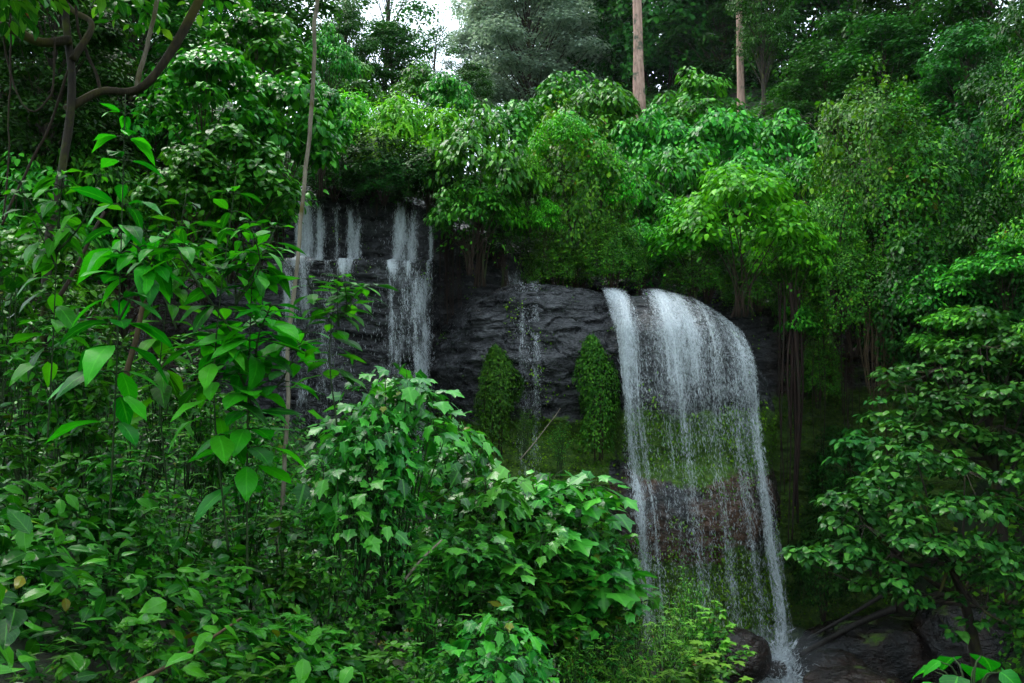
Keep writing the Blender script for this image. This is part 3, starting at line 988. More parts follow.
# ------------------------------------------------------------------ plant prototypes: each -> (list of (part name, mesh), width, height)
def proto_broad(seed, W=3.2, H=2.6, nc=36, leaf=0.19, per=66, kind='far', mat='broad', cr=0.52, stemmat='twig', inner=90, low=0.1):
    rng = np.random.default_rng(seed)
    mb, st = MB(), MB()
    for i in range(nc):
        ct = rng.uniform(-0.05, 1) if i else 1
        ph = i * 2.39996 + rng.normal(0, 0.3)
        s = math.sqrt(1 - ct * ct) if ct > 0 else 1
        k = rng.uniform(0.72, 1.0)
        r = cr * rng.uniform(0.7, 1.25)
        c = np.array([(W / 2 - 0.4 * cr) * s * math.cos(ph) * k, (W / 2 - 0.4 * cr) * s * math.sin(ph) * k, H * (low + 0.25) + (H * (0.70 - low) - 0.1) * max(ct, -0.05) * k])
        rosette(mb, kind, c, r, int(per * r * r / (cr * cr)) + 8, leaf, 0.62, rng, 105)
        base = np.array([rng.normal(0, 0.12), rng.normal(0, 0.12), -0.25 * H])
        st_p = spline([base, base * 0.5 + c * np.array([0.25, 0.25, 0.4]), c - np.array([0, 0, 0.1])], 9)
        if i % 3 == 0:
            tube(st, st_p, np.linspace(0.024, 0.010, 9), 5)
    ph = rng.uniform(0, 2 * np.pi, inner)
    rr = np.sqrt(rng.random(inner)) * W * 0.42
    pos = np.stack([rr * np.cos(ph), rr * np.sin(ph), rng.uniform(0.0, 0.6, inner) * H], -1)
    leaves(mb, kind, pos, np.stack([np.cos(ph), np.sin(ph), -0.3 + 0 * ph], -1), np.array([0, 0, 1]) + rng.normal(0, 0.4, (inner, 3)), leaf * rng.uniform(.6, 1, inner), rng=rng)
    return [("stem", st.mesh("stem", M[stemmat])), ("foliage", mb.mesh("foliage", M[mat]))], W, H


def proto_mound(seed, W=3.4, H=4.0, n=8000, leaf=0.11, mat='vine', kind='small', strands=70, top=0.0):
    """a shrub smothered by a creeper: lumpy cloak of small leaves with trailing ends"""
    rng = np.random.default_rng(seed)
    mb, st = MB(), MB()
    ct = rng.uniform(-0.55, 1, n)
    ph = rng.uniform(0, 2 * np.pi, n)
    s = np.sqrt(1 - ct * ct)
    d = np.stack([s * np.cos(ph), s * np.sin(ph), ct], -1)
    lump = 1 + 0.55 * fbm(d[:, 0] * 2.0, d[:, 1] * 2.0, d[:, 2] * 2.0, 3, seed) + 0.20 * fbm(d[:, 0] * 6, d[:, 1] * 6, d[:, 2] * 6, 2, seed + 1)
    depth = 1 - np.abs(rng.normal(0, 0.07, n))
    hole = fbm(d[:, 0] * 3.4, d[:, 1] * 3.4, d[:, 2] * 3.4, 3, seed + 5) > -0.33 + 0.2 * (ct < 0)
    depth = np.where(hole, depth, depth * 0.82)
    c = np.array([0, 0, H * 0.42])
    pos = c + d * (lump * depth)[:, None] * np.array([W / 2, W / 2, H * 0.56])
    tip = np.array([0, 0, -0.4]) + d * 0.5 + rng.normal(0, 0.75, (n, 3))
    nr = d * 0.8 + np.array([0, 0, 0.5]) + rng.normal(0, 0.35, (n, 3))
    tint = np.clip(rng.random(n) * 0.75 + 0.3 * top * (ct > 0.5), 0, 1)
    leaves(mb, kind, pos, tip, nr, leaf * rng.uniform(0.6, 1.3, n), tint, rng=rng)
    for i in range(46):
        q = rng.integers(n)
        if d[q, 2] > -.2:
            rosette(mb, 'far', pos[q], rng.uniform(.18, .34), 16, leaf * rng.uniform(1.6, 2.1), .6, rng, 110, tint=rng.uniform(.2, 1, 16))
    for i in range(34):
        q = rng.integers(n)
        dd = norm(d[q] + np.array([0, 0, .5]) + rng.normal(0, .3, 3))
        L = rng.uniform(.25, .6)
        pts = pos[q] - dd * .1 + dd * np.linspace(0, L, 7)[:, None] - np.array([0, 0, .25]) * (np.linspace(0, 1, 7)[:, None] ** 2) * L
        tube(st, pts, .006, 4)
        g = pts[rng.integers(0, 7, 12)]
        leaves(mb, 'herb', g, dd * .5 + rng.normal(0, .6, (12, 3)), np.array([0, 0, 1]) + rng.normal(0, .4, (12, 3)), leaf * rng.uniform(.9, 1.7, 12), np.full(12, rng.uniform(.5, .95)), rng=rng)
    for i in range(strands):
        p0 = pos[rng.integers(n)]
        L = rng.uniform(0.5, 1.5)
        dd = (p0 - c) * np.array([1, 1, 0])
        dd = dd / (np.linalg.norm(dd) + 1e-6)
        m = 9
        k = np.linspace(0, 1, m)[:, None]
        pts = p0 + dd * 0.15 * k + np.array([0, 0, -L]) * k + rng.normal(0, 0.03, (m, 3))
        tube(st, pts, 0.008, 4)
        q = pts[rng.integers(0, m, 14)] + rng.normal(0, 0.05, (14, 3))
        leaves(mb, kind, q, np.array([0, 0, -1]) + rng.normal(0, 0.6, (14, 3)), dd + rng.normal(0, 0.5, (14, 3)), leaf * rng.uniform(.6, 1.1, 14), rng=rng)
    for i in range(9):
        a = rng.uniform(0, 2 * np.pi)
        e = np.array([math.cos(a) * W * .3, math.sin(a) * W * .3, H * rng.uniform(.4, .8)])
        tube(st, spline([[0.1 * math.cos(a), 0.1 * math.sin(a), -H * 0.12], e * .5 + np.array([0, 0, .1]), e], 8), np.linspace(0.04, 0.015, 8), 5)
    return [("stem", st.mesh("stem", M['twig'])), ("foliage", mb.mesh("foliage", M[mat]))], W * 1.05, H


def proto_fern(seed, W=2.6, H=1.8, n=420, mat='lime'):
    rng = np.random.default_rng(seed)
    mb, st = MB(), MB()
    ph = rng.uniform(0, 2 * np.pi, n)
    ct = rng.uniform(-0.2, 1, n)
    s = np.sqrt(np.clip(1 - ct * ct, 0, 1))
    d = np.stack([s * np.cos(ph), s * np.sin(ph), ct], -1)
    pos = np.array([0, 0, H * 0.3]) + d * np.array([W * 0.32, W * 0.32, H * 0.5]) * rng.uniform(0.5, 1, n)[:, None]
    leaves(mb, 'frond', pos, d + np.array([0, 0, 0.5]) + rng.normal(0, .25, (n, 3)), np.array([0, 0, 1]) + d * .4 + rng.normal(0, .3, (n, 3)), rng.uniform(0.35, 0.75, n), droop=(0.3, 0.9), rng=rng)
    m = 900
    ph = rng.uniform(0, 2 * np.pi, m)
    ct = rng.uniform(-0.4, 1, m)
    s = np.sqrt(np.clip(1 - ct * ct, 0, 1))
    d = np.stack([s * np.cos(ph), s * np.sin(ph), ct], -1)
    pos = np.array([0, 0, H * 0.35]) + d * np.array([W * 0.42, W * 0.42, H * 0.5]) * rng.uniform(0.6, 1.05, m)[:, None]
    leaves(mb, 'lance', pos, d + rng.normal(0, .5, (m, 3)), np.array([0, 0, 1]) + d * .5 + rng.normal(0, .4, (m, 3)), rng.uniform(0.1, 0.2, m), rng=rng)
    for i in range(6):
        a = rng.uniform(0, 6.28)
        tube(st, spline([[0, 0, -1.0], [0.1 * math.cos(a), 0.1 * math.sin(a), 0], [.4 * math.cos(a), .4 * math.sin(a), H * .6]], 6), np.linspace(.03, .01, 6), 5)
    return [("stem", st.mesh("stem", M['twig'])), ("foliage", mb.mesh("foliage", M[mat]))], W, H


def proto_tall(seed, H=2.6, nodes=24, leaf=0.44, branches=2, mat='tall'):
    """upright green stem with big elliptic leaves standing out all round it"""
    rng = np.random.default_rng(seed)
    mb, st = MB(), MB()

    def shoot(p0, p1, n, l0, rr):
        mid = (p0 + p1) / 2 + rng.normal(0, 0.12, 3)
        pts = spline([p0, mid, p1], 22)
        tube(st, pts, np.linspace(rr, rr * .35, 22), 7)
        pos, tip, nr, sz = [], [], [], []
        for i in range(n):
            f = i / max(1, n - 1)
            p = pts[int((0.38 + 0.61 * f) * 21)]
            ang = i * 2.39996 + rng.normal(0, .25)
            for q in range(2 if f < .85 else 3):
                a = ang + q * 2.2
                h = np.array([math.cos(a), math.sin(a), 0])
                el = -0.40 + 0.70 * f + rng.normal(0, .18)
                pet = 0.06 + 0.05 * (1 - f)
                e = p + h * pet + np.array([0, 0, 0.02])
                tube(st, np.array([p, (p + e) / 2 + np.array([0, 0, .015]), e]), 0.006, 4)
                pos.append(e)
                tip.append(h + np.array([0, 0, el]))
                nr.append(np.array([0, 0, 1.0]) - h * el * .6 + rng.normal(0, .18, 3))
                sz.append(l0 * (1.05 - 0.55 * f ** 2.5) * rng.uniform(.75, 1.15))
        leaves(mb, 'oval', np.array(pos), np.array(tip), np.array(nr), np.array(sz), None, (0.15, 0.7), rng)
    shoot(np.array([0, 0, -1.5]), np.array([rng.normal(0, .08), rng.normal(0, .08), H]), nodes, leaf, 0.011)
    for b in range(branches):
        a = rng.uniform(0, 6.28)
        z0 = H * rng.uniform(.3, .55)
        shoot(np.array([0, 0, z0 - .1]), np.array([math.cos(a) * .45, math.sin(a) * .45, z0 + rng.uniform(.5, .8)]), max(4, nodes // 3), leaf * .8, 0.012)
    return [("stem", st.mesh("stem", M['stem'])), ("foliage", mb.mesh("foliage", M[mat]))], 1.15, H + 0.1


def proto_lobed(seed, W=2.2, H=2.4, nc=22, leaf=0.34, per=14, mat='lobed'):
    """open shrub: slender stems each ending in a flat tier of lobed leaves"""
    rng = np.random.default_rng(seed)
    mb, st = MB(), MB()
    for i in range(nc):
        a = i * 2.39996 + rng.normal(0, .3)
        f = (i + .5) / nc
        r = W / 2 * math.sqrt(f) * rng.uniform(.75, 1)
        z = H * (1.0 - 0.42 * f ** 1.3 - rng.uniform(0, .26)) - 0.10
        r *= rng.uniform(.85, 1.25)
        if i >= nc - 4:
            z *= 0.62
        c = np.array([r * math.cos(a), r * math.sin(a), z])
        base = np.array([rng.normal(0, .15), rng.normal(0, .15), -1.2])
        pts = spline([base, base * .5 + c * np.array([.45, .45, .5]), c], 12)
        tube(st, pts, np.linspace(.022, .008, 12), 6)
        n = per + rng.integers(-3, 4)
        ph = np.arange(n) * 2.39996 + rng.uniform(0, 6)
        k = np.sqrt((np.arange(n) + .4) / n)
        rr = 0.40 * k
        pos = c + np.stack([rr * np.cos(ph), rr * np.sin(ph), 0.06 - 0.32 * k ** 2 + rng.normal(0, .04, n)], -1)
        for q in pos:
            tube(st, np.array([c - np.array([0, 0, .12]), (c + q) / 2 - np.array([0, 0, .03]), q]), 0.004, 4)
        hor = np.stack([np.cos(ph), np.sin(ph), -0.35 - .4 * k], -1)
        nr = np.stack([.35 * k * np.cos(ph), .35 * k * np.sin(ph), np.ones(n)], -1) + rng.normal(0, .2, (n, 3))
        leaves(mb, 'lobed', pos, hor + rng.normal(0, .35, (n, 3)), nr + rng.normal(0, .22, (n, 3)), leaf * rng.uniform(.35, 1.2, n), None, (0.05, .3), rng)
    n = 170
    ph = rng.uniform(0, 6.28, n)
    rr = np.sqrt(rng.random(n)) * W * .45
    pos = np.stack([rr * np.cos(ph), rr * np.sin(ph), rng.uniform(-.2, .65, n) * H], -1)
    leaves(mb, 'lobed', pos, np.stack([np.cos(ph), np.sin(ph), -.4 + 0 * ph], -1), np.array([0, 0, 1]) + rng.normal(0, .35, (n, 3)), leaf * rng.uniform(.35, .8, n), rng.uniform(0, .4, n), rng=rng)  # inner leaves kept to dark tints, shade under the tiers put into colour
    m = 420
    ph = rng.uniform(0, 6.28, m)
    rr = np.sqrt(rng.random(m)) * W * .5
    pos = np.stack([rr * np.cos(ph), rr * np.sin(ph), rng.uniform(-.2, .7, m) * H], -1)
    leaves(mb, 'herb', pos, np.stack([np.cos(ph), np.sin(ph), -.2 + 0 * ph], -1), np.array([0, 0, 1]) + rng.normal(0, .45, (m, 3)), rng.uniform(.07, .15, m), rng=rng)
    return [("stem", st.mesh("stem", M['stem'])), ("foliage", mb.mesh("foliage", M[mat]))], W + .4, H


def proto_fine(seed, W=1.8, H=1.8, ns=26, leaf=0.13, mat='fine', kind='lance', per=34):
    """many arching stems clothed in narrow leaves"""
    rng = np.random.default_rng(seed)
    mb, st = MB(), MB()
    for i in range(ns):
        a = rng.uniform(0, 6.28)
        r = W / 2 * math.sqrt(rng.random())
        e = np.array([r * math.cos(a), r * math.sin(a), H * (1 - .55 * (r / (W / 2)) ** 2) * rng.uniform(.7, 1.0)])
        pts = spline([[rng.normal(0, .08), rng.normal(0, .08), -.6], [e[0] * .4, e[1] * .4, e[2] * .65], e], 14)
        tube(st, pts, np.linspace(.010, .003, 14), 5)
        n = per
        t = rng.uniform(.25, 1, n)
        p = pts[(t * 13).astype(int)] + rng.normal(0, .035, (n, 3))
        ph = rng.uniform(0, 6.28, n)
        d = np.stack([np.cos(ph), np.sin(ph), rng.uniform(-.3, .7, n)], -1) + np.array([math.cos(a), math.sin(a), 0]) * .4
        leaves(mb, kind, p, d, np.array([0, 0, 1]) + rng.normal(0, .4, (n, 3)), leaf * rng.uniform(.5, 1.25, n) * (1.1 - .3 * t), rng=rng)
        m = 5
        ph = np.arange(m) * 1.25
        d = np.stack([np.cos(ph), np.sin(ph), .5 + 0 * ph], -1)
        leaves(mb, kind, np.tile(pts[-1], (m, 1)), d, np.array([0, 0, 1]) - d * .2, leaf * rng.uniform(.6, .9, m), np.full(m, .8), rng=rng)
    return [("stem", st.mesh("stem", M['stem'])), ("foliage", mb.mesh("foliage", M[mat]))], W, H


def proto_taro(seed):
    rng = np.random.default_rng(seed)
    mb, st = MB(), MB()
    n = 13
    ph = np.arange(n) * 2.39996
    for i in range(n):
        L = .35 + .35 * (i / n)
        h = np.array([math.cos(ph[i]), math.sin(ph[i]), 0])
        e = h * L * .8 + np.array([0, 0, .75 - .35 * (i / n)])
        tube(st, spline([[0, 0, -.8], e * np.array([.4, .4, .7]), e], 10), np.linspace(.016, .007, 10), 6)
        leaves(mb, 'heart', e[None], (h + np.array([0, 0, -.4]))[None], (np.array([0, 0, 1]) + h * .45 + rng.normal(0, .12, 3))[None], np.array([rng.uniform(.28, .42)]), rng=rng)
    return [("stem", st.mesh("stem", M['stem'])), ("foliage", mb.mesh("foliage", M['tall']))], 1.5, .85


def proto_tree(seed, H=14.0, W=7.0, trunk=0.28, nc=46, per=120, leaf=0.20, mat='forest', bark='bark', crown0=0.3, kind='small', cr=1.25, gap=0.0):
    rng = np.random.default_rng(seed)
    mb, st, br = MB(), MB(), MB()
    lean = rng.normal(0, .25, 2)
    tp = spline([[0, 0, -1.5], [lean[0] * .4, lean[1] * .4, H * .35], [lean[0], lean[1], H * .92]], 24)
    tube(st, tp, np.linspace(trunk, trunk * .22, 24) + np.array([.35 * trunk * max(0, 1 - i / 3) for i in range(24)]), 10, .5, .12, seed)
    for i in range(nc):
        f = (i + .5) / nc
        z = H * (crown0 + (1 - crown0) * f)
        env = W / 2 * (math.sin(math.pi * min(1, .18 + .80 * f)) ** .7)
        a = i * 2.39996 + rng.normal(0, .3)
        r = env * rng.uniform(.45, 1.0)
        c = np.array([lean[0] * f + r * math.cos(a), lean[1] * f + r * math.sin(a), z + rng.normal(0, .3)])
        s0 = tp[int(np.clip((z / H - .12) * 23, 2, 22))]
        tube(br, spline([s0, (s0 + c) / 2 + np.array([0, 0, .25]), c], 8), np.linspace(trunk * .3 * (1 - .6 * f), .015, 8), 5)
        if rng.random() < gap:
            continue
        m = per
        R = cr * rng.uniform(.7, 1.25)
        d = norm(rng.normal(0, 1, (m, 3)))
        d[:, 2] = np.where(d[:, 2] < -.3, -d[:, 2], d[:, 2])
        pos = c + d * R * np.array([1, 1, .62]) * (rng.random(m)[:, None] ** .45)
        leaves(mb, kind, pos, d + np.array([0, 0, -.5]) + rng.normal(0, .4, (m, 3)), np.array([0, 0, .8]) + d * .6 + rng.normal(0, .35, (m, 3)), leaf * rng.uniform(.6, 1.3, m), rng=rng)
    return [("trunk", st.mesh("trunk", M[bark])), ("branch", br.mesh("branch", M[bark])), ("crown", mb.mesh("crown", M[mat]))], W, H


def proto_weeping(seed, H=13.0, W=7.0, n=420, mat='grey', leaf=.14):
    rng = np.random.default_rng(seed)
    mb, st = MB(), MB()
    tube(st, spline([[0, 0, -1.5], [.2, 0, H * .4], [0, .2, H * .9]], 16), np.linspace(.3, .08, 16), 9, .5, .1, seed)
    m = 22
    for i in range(n):
        f = rng.random()
        a = rng.uniform(0, 6.28)
        z = H * (.22 + .78 * f)
        r = W / 2 * math.sqrt(max(.05, 1 - f ** 3)) * rng.uniform(.5, 1)
        k = np.linspace(0, 1, m)
        L = rng.uniform(1.2, 3.2)
        pos = np.stack([r * math.cos(a) + .25 * k * math.cos(a), r * math.sin(a) + .25 * k * math.sin(a), z - L * k], -1) + rng.normal(0, .07, (m, 3))
        leaves(mb, 'needle' if i % 2 else 'small', pos, np.array([0, 0, -1]) + rng.normal(0, .5, (m, 3)), rng.normal(0, 1, (m, 3)) + np.array([0, 0, .6]), leaf * rng.uniform(.6, 1.4, m), rng=rng)
        if i % 6 == 0:
            e = pos[0]
            tube(st, spline([[0, 0, max(1, z - 1.6)], e * np.array([.5, .5, 1]) - np.array([0, 0, .3]), e], 6), np.linspace(.06, .015, 6), 4)
    return [("trunk", st.mesh("trunk", M['bark'])), ("crown", mb.mesh("crown", M[mat]))], W, H


def proto_ivy(seed, W=.9, H=2.2, n=7000, leaf=.05):
    """ivy climbing a knob of rock: ragged top, bulging middle, thinning out downwards"""
    rng = np.random.default_rng(seed)
    mb, st = MB(), MB()
    z = rng.random(n) ** .85
    ph = rng.uniform(0, 6.28, n)
    lum = 1 + .55 * fbm(np.cos(ph) * 1.3, np.sin(ph) * 1.3, z * 3.2, 3, seed) + .25 * fbm(np.cos(ph) * 4, np.sin(ph) * 4, z * 9, 2, seed + 1)
    r = (np.clip((1 - z) / .35, 0, 1) ** .6) * (W / 2) * lum * (.75 + .35 * sstep(.0, .5, z)) * (1 + .35 * sstep(.25, .0, z))
    d = np.stack([np.cos(ph), np.sin(ph), .25 + z * 0], -1)
    xo = .10 * np.sin(z * 4 + seed)
    pos = np.stack([xo + r * np.cos(ph), .6 * r * np.sin(ph), z * H], -1) + rng.normal(0, .03, (n, 3))
    keep = (z > .35) | (rng.random(n) < .35 + z)
    pos, d, m = pos[keep], d[keep], int(keep.sum())
    leaves(mb, 'herb', pos, np.array([0, 0, -.6]) + d * .7 + rng.normal(0, .6, (m, 3)), d + np.array([0, 0, .5]) + rng.normal(0, .35, (m, 3)), leaf * rng.uniform(.6, 1.9, m), rng=rng)
    for i in range(9):
        q = pos[rng.integers(m)]
        dd = norm(np.array([rng.normal(0, 1), -abs(rng.normal(0, .6)), rng.uniform(-.2, .9)]))
        g = q + dd * np.linspace(0, rng.uniform(.12, .3), 8)[:, None]
        tube(st, g, .004, 4)
        leaves(mb, 'herb', g, dd + rng.normal(0, .7, (8, 3)), np.array([0, -.4, 1]) + rng.normal(0, .4, (8, 3)), leaf * rng.uniform(.9, 1.8, 8), np.full(8, rng.uniform(.6, .95)), rng=rng)
    for i in range(5):
        x = rng.uniform(-.2, .2)
        tube(st, [[x, 0, -.2], [x * 1.3, .05, H * .5], [x * .5, 0, H * .92]], .018, 5)
    return [("stem", st.mesh("stem", M['twig'])), ("foliage", mb.mesh("foliage", M['ivy']))], W, H


PROTO = {
    'broad_shrub': [proto_broad(1), proto_broad(2, 3.6, 2.4, 40), proto_broad(3, 2.8, 2.8, 30), proto_broad(4, 3.2, 2.5, 34, .22, 56)],
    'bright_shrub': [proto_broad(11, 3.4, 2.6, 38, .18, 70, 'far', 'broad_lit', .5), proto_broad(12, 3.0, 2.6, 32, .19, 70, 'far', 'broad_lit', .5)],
    'near_broad': [proto_broad(21, 3.0, 2.8, 34, .20, 52, 'heart', 'broad', .46), proto_broad(22, 3.0, 2.8, 32, .22, 46, 'heart', 'broad', .5)],
    'creeper': [proto_mound(31), proto_mound(32, 3.0, 4.6, 8600), proto_mound(33, 3.8, 3.2, 8000, .10)],
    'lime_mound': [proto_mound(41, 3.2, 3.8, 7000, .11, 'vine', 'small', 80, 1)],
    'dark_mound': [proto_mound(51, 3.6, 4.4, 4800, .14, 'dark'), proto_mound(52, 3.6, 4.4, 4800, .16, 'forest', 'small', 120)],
    'fern': [proto_fern(61), proto_fern(62, 3.0, 1.6, 460)],
    'tall': [proto_tall(71), proto_tall(72, 2.2, 20, .43, 5), proto_tall(73, 2.8, 24, .46, 5), proto_tall(74, 1.6, 15, .42, 5)],
    'lobed': [proto_lobed(81), proto_lobed(82, 2.6, 2.2, 28), proto_lobed(83, 1.8, 2.4, 17, .36)],
    'fine': [proto_fine(91), proto_fine(92, 2.0, 1.6, 30, .12), proto_fine(93, 1.5, 1.9, 22, .15, 'fine', 'herb', 26)],
    'herb': [proto_fine(101, 1.3, 1.5, 14, .17, 'herb', 'herb', 24), proto_fine(102, 1.5, 1.3, 16, .20, 'herb', 'herb', 20), proto_fine(103, 1.2, 1.7, 12, .15, 'herb', 'lance', 34), proto_fine(104, 1.6, 1.2, 20, .13, 'herb', 'herb', 30)],
    'taro': [proto_taro(111)],
    'tree': [proto_tree(121, 14, 7, .28, 56, 230, .24), proto_tree(122, 15, 6.5, .25, 52, 230, .24), proto_tree(123, 13, 8, .3, 62, 230, .25)],
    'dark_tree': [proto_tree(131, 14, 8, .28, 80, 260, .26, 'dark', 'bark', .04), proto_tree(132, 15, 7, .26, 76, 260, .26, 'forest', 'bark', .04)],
    'open_tree': [proto_tree(141, 13, 6, .2, 42, 130, .19, 'forest', 'bark', .2, 'small', 1.0, .08), proto_tree(142, 12, 5, .18, 38, 120, .18, 'forest', 'bark', .2, 'small', .95, .1)],
    'bole_tree': [proto_tree(151, 34, 9, .27, 40, 140, .26, 'forest', 'pale_bark', .62, 'small', 1.7), proto_tree(152, 30, 8, .19, 36, 130, .26, 'forest', 'pale_bark', .6, 'small', 1.6)],
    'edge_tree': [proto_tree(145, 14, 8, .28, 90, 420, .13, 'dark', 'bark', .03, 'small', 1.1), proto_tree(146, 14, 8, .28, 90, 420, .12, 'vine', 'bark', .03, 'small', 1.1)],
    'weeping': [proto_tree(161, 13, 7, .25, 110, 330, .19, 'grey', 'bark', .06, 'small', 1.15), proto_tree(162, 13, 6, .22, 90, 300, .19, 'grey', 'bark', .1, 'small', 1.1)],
    'draped': [proto_mound(171, 6.5, 10, 15000, .26, 'forest', 'small', 300)],
    'ivy': [proto_ivy(181), proto_ivy(182, .8, 2.4)],
}
_used = set()


def place(kind, var, name, px, ytop, Y, wpx, hpx, label, cat, group=None, rot=None, fit=(0.55, 1.8), dz=0.0):
    """stand a plant where the photograph shows it: centre column px, top row ytop, depth Y, apparent width and height"""
    parts, W, H = PROTO[kind][var % len(PROTO[kind])]
    top = P(px, ytop, Y)
    k = Y / FPX
    sx = wpx * k / W
    sz = (top[2] - P(px, ytop + hpx, Y)[2]) / H
    sz = min(max(sz, sx * fit[0]), sx * fit[1])
    r = root(name, label, cat, group, (top[0], top[1], top[2] - sz * H + dz))
    r.scale = (sx, sx, sz)
    r.rotation_euler = (0, 0, RNG.uniform(0, 6.28) if rot is None else rot)
    for pn, me in parts:
        tangle = pn == 'stem' and kind in ('creeper', 'lime_mound', 'dark_mound', 'draped')
        o = bpy.data.objects.new('vine_tangle' if tangle else pn, me)
        COL.objects.link(o)
        o.parent = r
        if tangle:
            o['kind'] = 'stuff'      # trailing shoots nobody could count
    return r

# ------------------------------------------------------------------ the plants, each with its own place and description
GB = "broad leaved shrubs above the cliff"
for a in [
    # kind, var, px, top, Y, w, h, label
    ('broad_shrub', 0, 482, 98, 20.6, 112, 150, "dark broad leaved shrub spilling over the cliff right of the left fall"),
    ('broad_shrub', 1, 470, 175, 20.2, 90, 80, "leafy skirt hanging over the black wall just right of the left fall"),
    ('broad_shrub', 2, 560, 66, 31, 100, 120, "broad leaved shrub in front of the large grey green tree"),
    ('broad_shrub', 3, 602, 78, 29, 90, 100, "round topped broad leaved shrub just left of the thick bare trunk"),
    ('broad_shrub', 0, 690, 66, 33, 115, 110, "bushy shrub between the two bare pale trunks, at their feet"),
    ('broad_shrub', 1, 650, 104, 28, 105, 110, "dense leafy shrub growing below the foot of the thick bare trunk"),
    ('broad_shrub', 2, 512, 92, 27, 90, 110, "bluish green shrub behind the dark cliff edge shrub"),
    ('broad_shrub', 3, 720, 110, 27, 105, 110, "wide leafy shrub just below the foot of the thinner bare trunk"),
    ('broad_shrub', 0, 786, 106, 27, 100, 110, "leafy shrub at the edge of the dark trees right of the thin trunk"),
    ('broad_shrub', 1, 670, 140, 25, 115, 110, "blue green shrub above the bright bush over the big fall"),
    ('broad_shrub', 2, 628, 160, 24, 90, 120, "shaded leafy shrub directly right of the lime green creeper mound"),
    ('broad_shrub', 3, 745, 150, 24.5, 105, 110, "dull green shrub behind the bright bush over the big fall"),
    ('broad_shrub', 0, 668, 195, 22.6, 95, 95, "low shaded shrub tucked between the lime mound and the bright bush"),
    ('broad_shrub', 1, 800, 150, 24, 90, 100, "shaded shrub left of the tall creeper covered tree"),
    ('broad_shrub', 2, 566, 112, 25.5, 90, 90, "leafy shrub behind the top of the lime green creeper mound"),
    ('broad_shrub', 3, 640, 225, 21.4, 70, 70, "small dark shrub at the rim above the big fall's left edge"),
    ('broad_shrub', 0, 820, 205, 22.5, 80, 100, "shaded leafy shrub between the bright bush and the creeper covered tree"),
]:
    place(a[0], a[1], 'broadleaf_shrub', *a[2:7], a[7], 'shrub', GB)
GL = "bright bushes at the rim of the falls"
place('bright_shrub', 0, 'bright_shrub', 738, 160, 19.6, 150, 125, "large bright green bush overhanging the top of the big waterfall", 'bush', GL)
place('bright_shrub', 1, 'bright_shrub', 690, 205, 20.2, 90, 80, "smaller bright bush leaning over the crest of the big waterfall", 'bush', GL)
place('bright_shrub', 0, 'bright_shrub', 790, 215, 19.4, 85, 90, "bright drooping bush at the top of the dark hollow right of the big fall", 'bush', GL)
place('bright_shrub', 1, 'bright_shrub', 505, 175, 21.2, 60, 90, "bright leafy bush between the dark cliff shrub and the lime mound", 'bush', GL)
place('lime_mound', 0, 'creeper_mound', 578, 116, 21.5, 112, 165, "lime green creeper mound above the left edge of the big fall", 'creeper')
place('creeper', 0, 'creeper_mound', 612, 225, 20.6, 70, 62, "small green creeper mound right at the lip of the big fall", 'creeper')
place('creeper', 1, 'creeper_mound', 556, 235, 21.0, 62, 52, "brownish creeper tangle on top of the bare rock shelf", 'creeper')

for a in [
    (560, 112, 20.9, 60, 60, "bright leafy shoots crowning the lime green creeper mound"),
    (530, 150, 20.6, 50, 70, "bright leafy bush on the left flank of the lime green creeper mound"),
    (600, 138, 20.8, 50, 60, "bright leafy bush high on the right shoulder of the lime green creeper mound"),
    (545, 195, 20.4, 40, 50, "bright leafy bush low on the left flank of the lime green creeper mound"),
    (618, 165, 21.0, 44, 60, "bright leafy bush on the right flank of the lime green creeper mound"),
]:
    place('bright_shrub', 0, 'bright_shrub', *a[:5], a[5], 'bush', GL)
GF = "ferny tufts along the left cliff rim"
for i, a in enumerate([
    (352, 78, 23.5, 70, 70, "left one of the yellow green ferny tufts on the left cliff rim"),
    (400, 84, 22.8, 84, 66, "biggest yellow green ferny tuft above the left fall"),
    (445, 96, 22.4, 66, 60, "right one of the ferny tufts, beside the dark cliff shrub"),
    (378, 118, 21.6, 80, 60, "dull ferny tuft hanging over the left fall's top"),
    (428, 128, 21.5, 74, 60, "shaded ferny tuft overhanging the right end of the left fall"),
    (336, 112, 21.8, 62, 62, "ferny tuft at the top left corner of the left fall"),
]):
    place('fern', i, 'fern_tuft', *a, 'fern', GF)
for i, a in enumerate([
    (372, 138, 21.2, 84, 52, "dark creeper curtain hanging at the left fall's upper rim"),
    (430, 145, 21.2, 80, 58, "dark creeper curtain beside the shrub over the left fall"),
    (335, 158, 21.0, 64, 36, "dark creeper curtain over the lip at the left strand of the left fall"),
    (385, 160, 20.9, 66, 36, "small dark creeper fringe over the middle strand of the left fall"),
]):
    place('dark_mound', i, 'creeper_curtain', *a, 'creeper', "dark creepers over the left fall")

GM = "large leaved bushes left of the left fall"
for i, a in enumerate([
    (212, 46, 14.0, 120, 130, "big leaved bush behind the topmost tall plant on the left"),
    (282, 58, 15.5, 115, 150, "big leaved bush behind the slender pale liana"),
    (322, 82, 17.0, 64, 92, "bush at the right side of the slender pale liana"),
    (240, 120, 13.2, 130, 130, "shaded large leaved bush in the middle of the left bank"),
    (262, 165, 15.0, 74, 90, "lower bush whose leaves frame the left fall on its left"),
    (190, 140, 12.5, 100, 110, "dark bush between the two tall leafy plants"),
    (262, 12, 18.0, 120, 110, "high bush under the sky gap at the top left"),
    (205, 215, 13.5, 90, 70, "low bush just above the half hidden small left fall"),
]):
    place('near_broad', i, 'large_leaved_bush', *a, 'bush', GM)

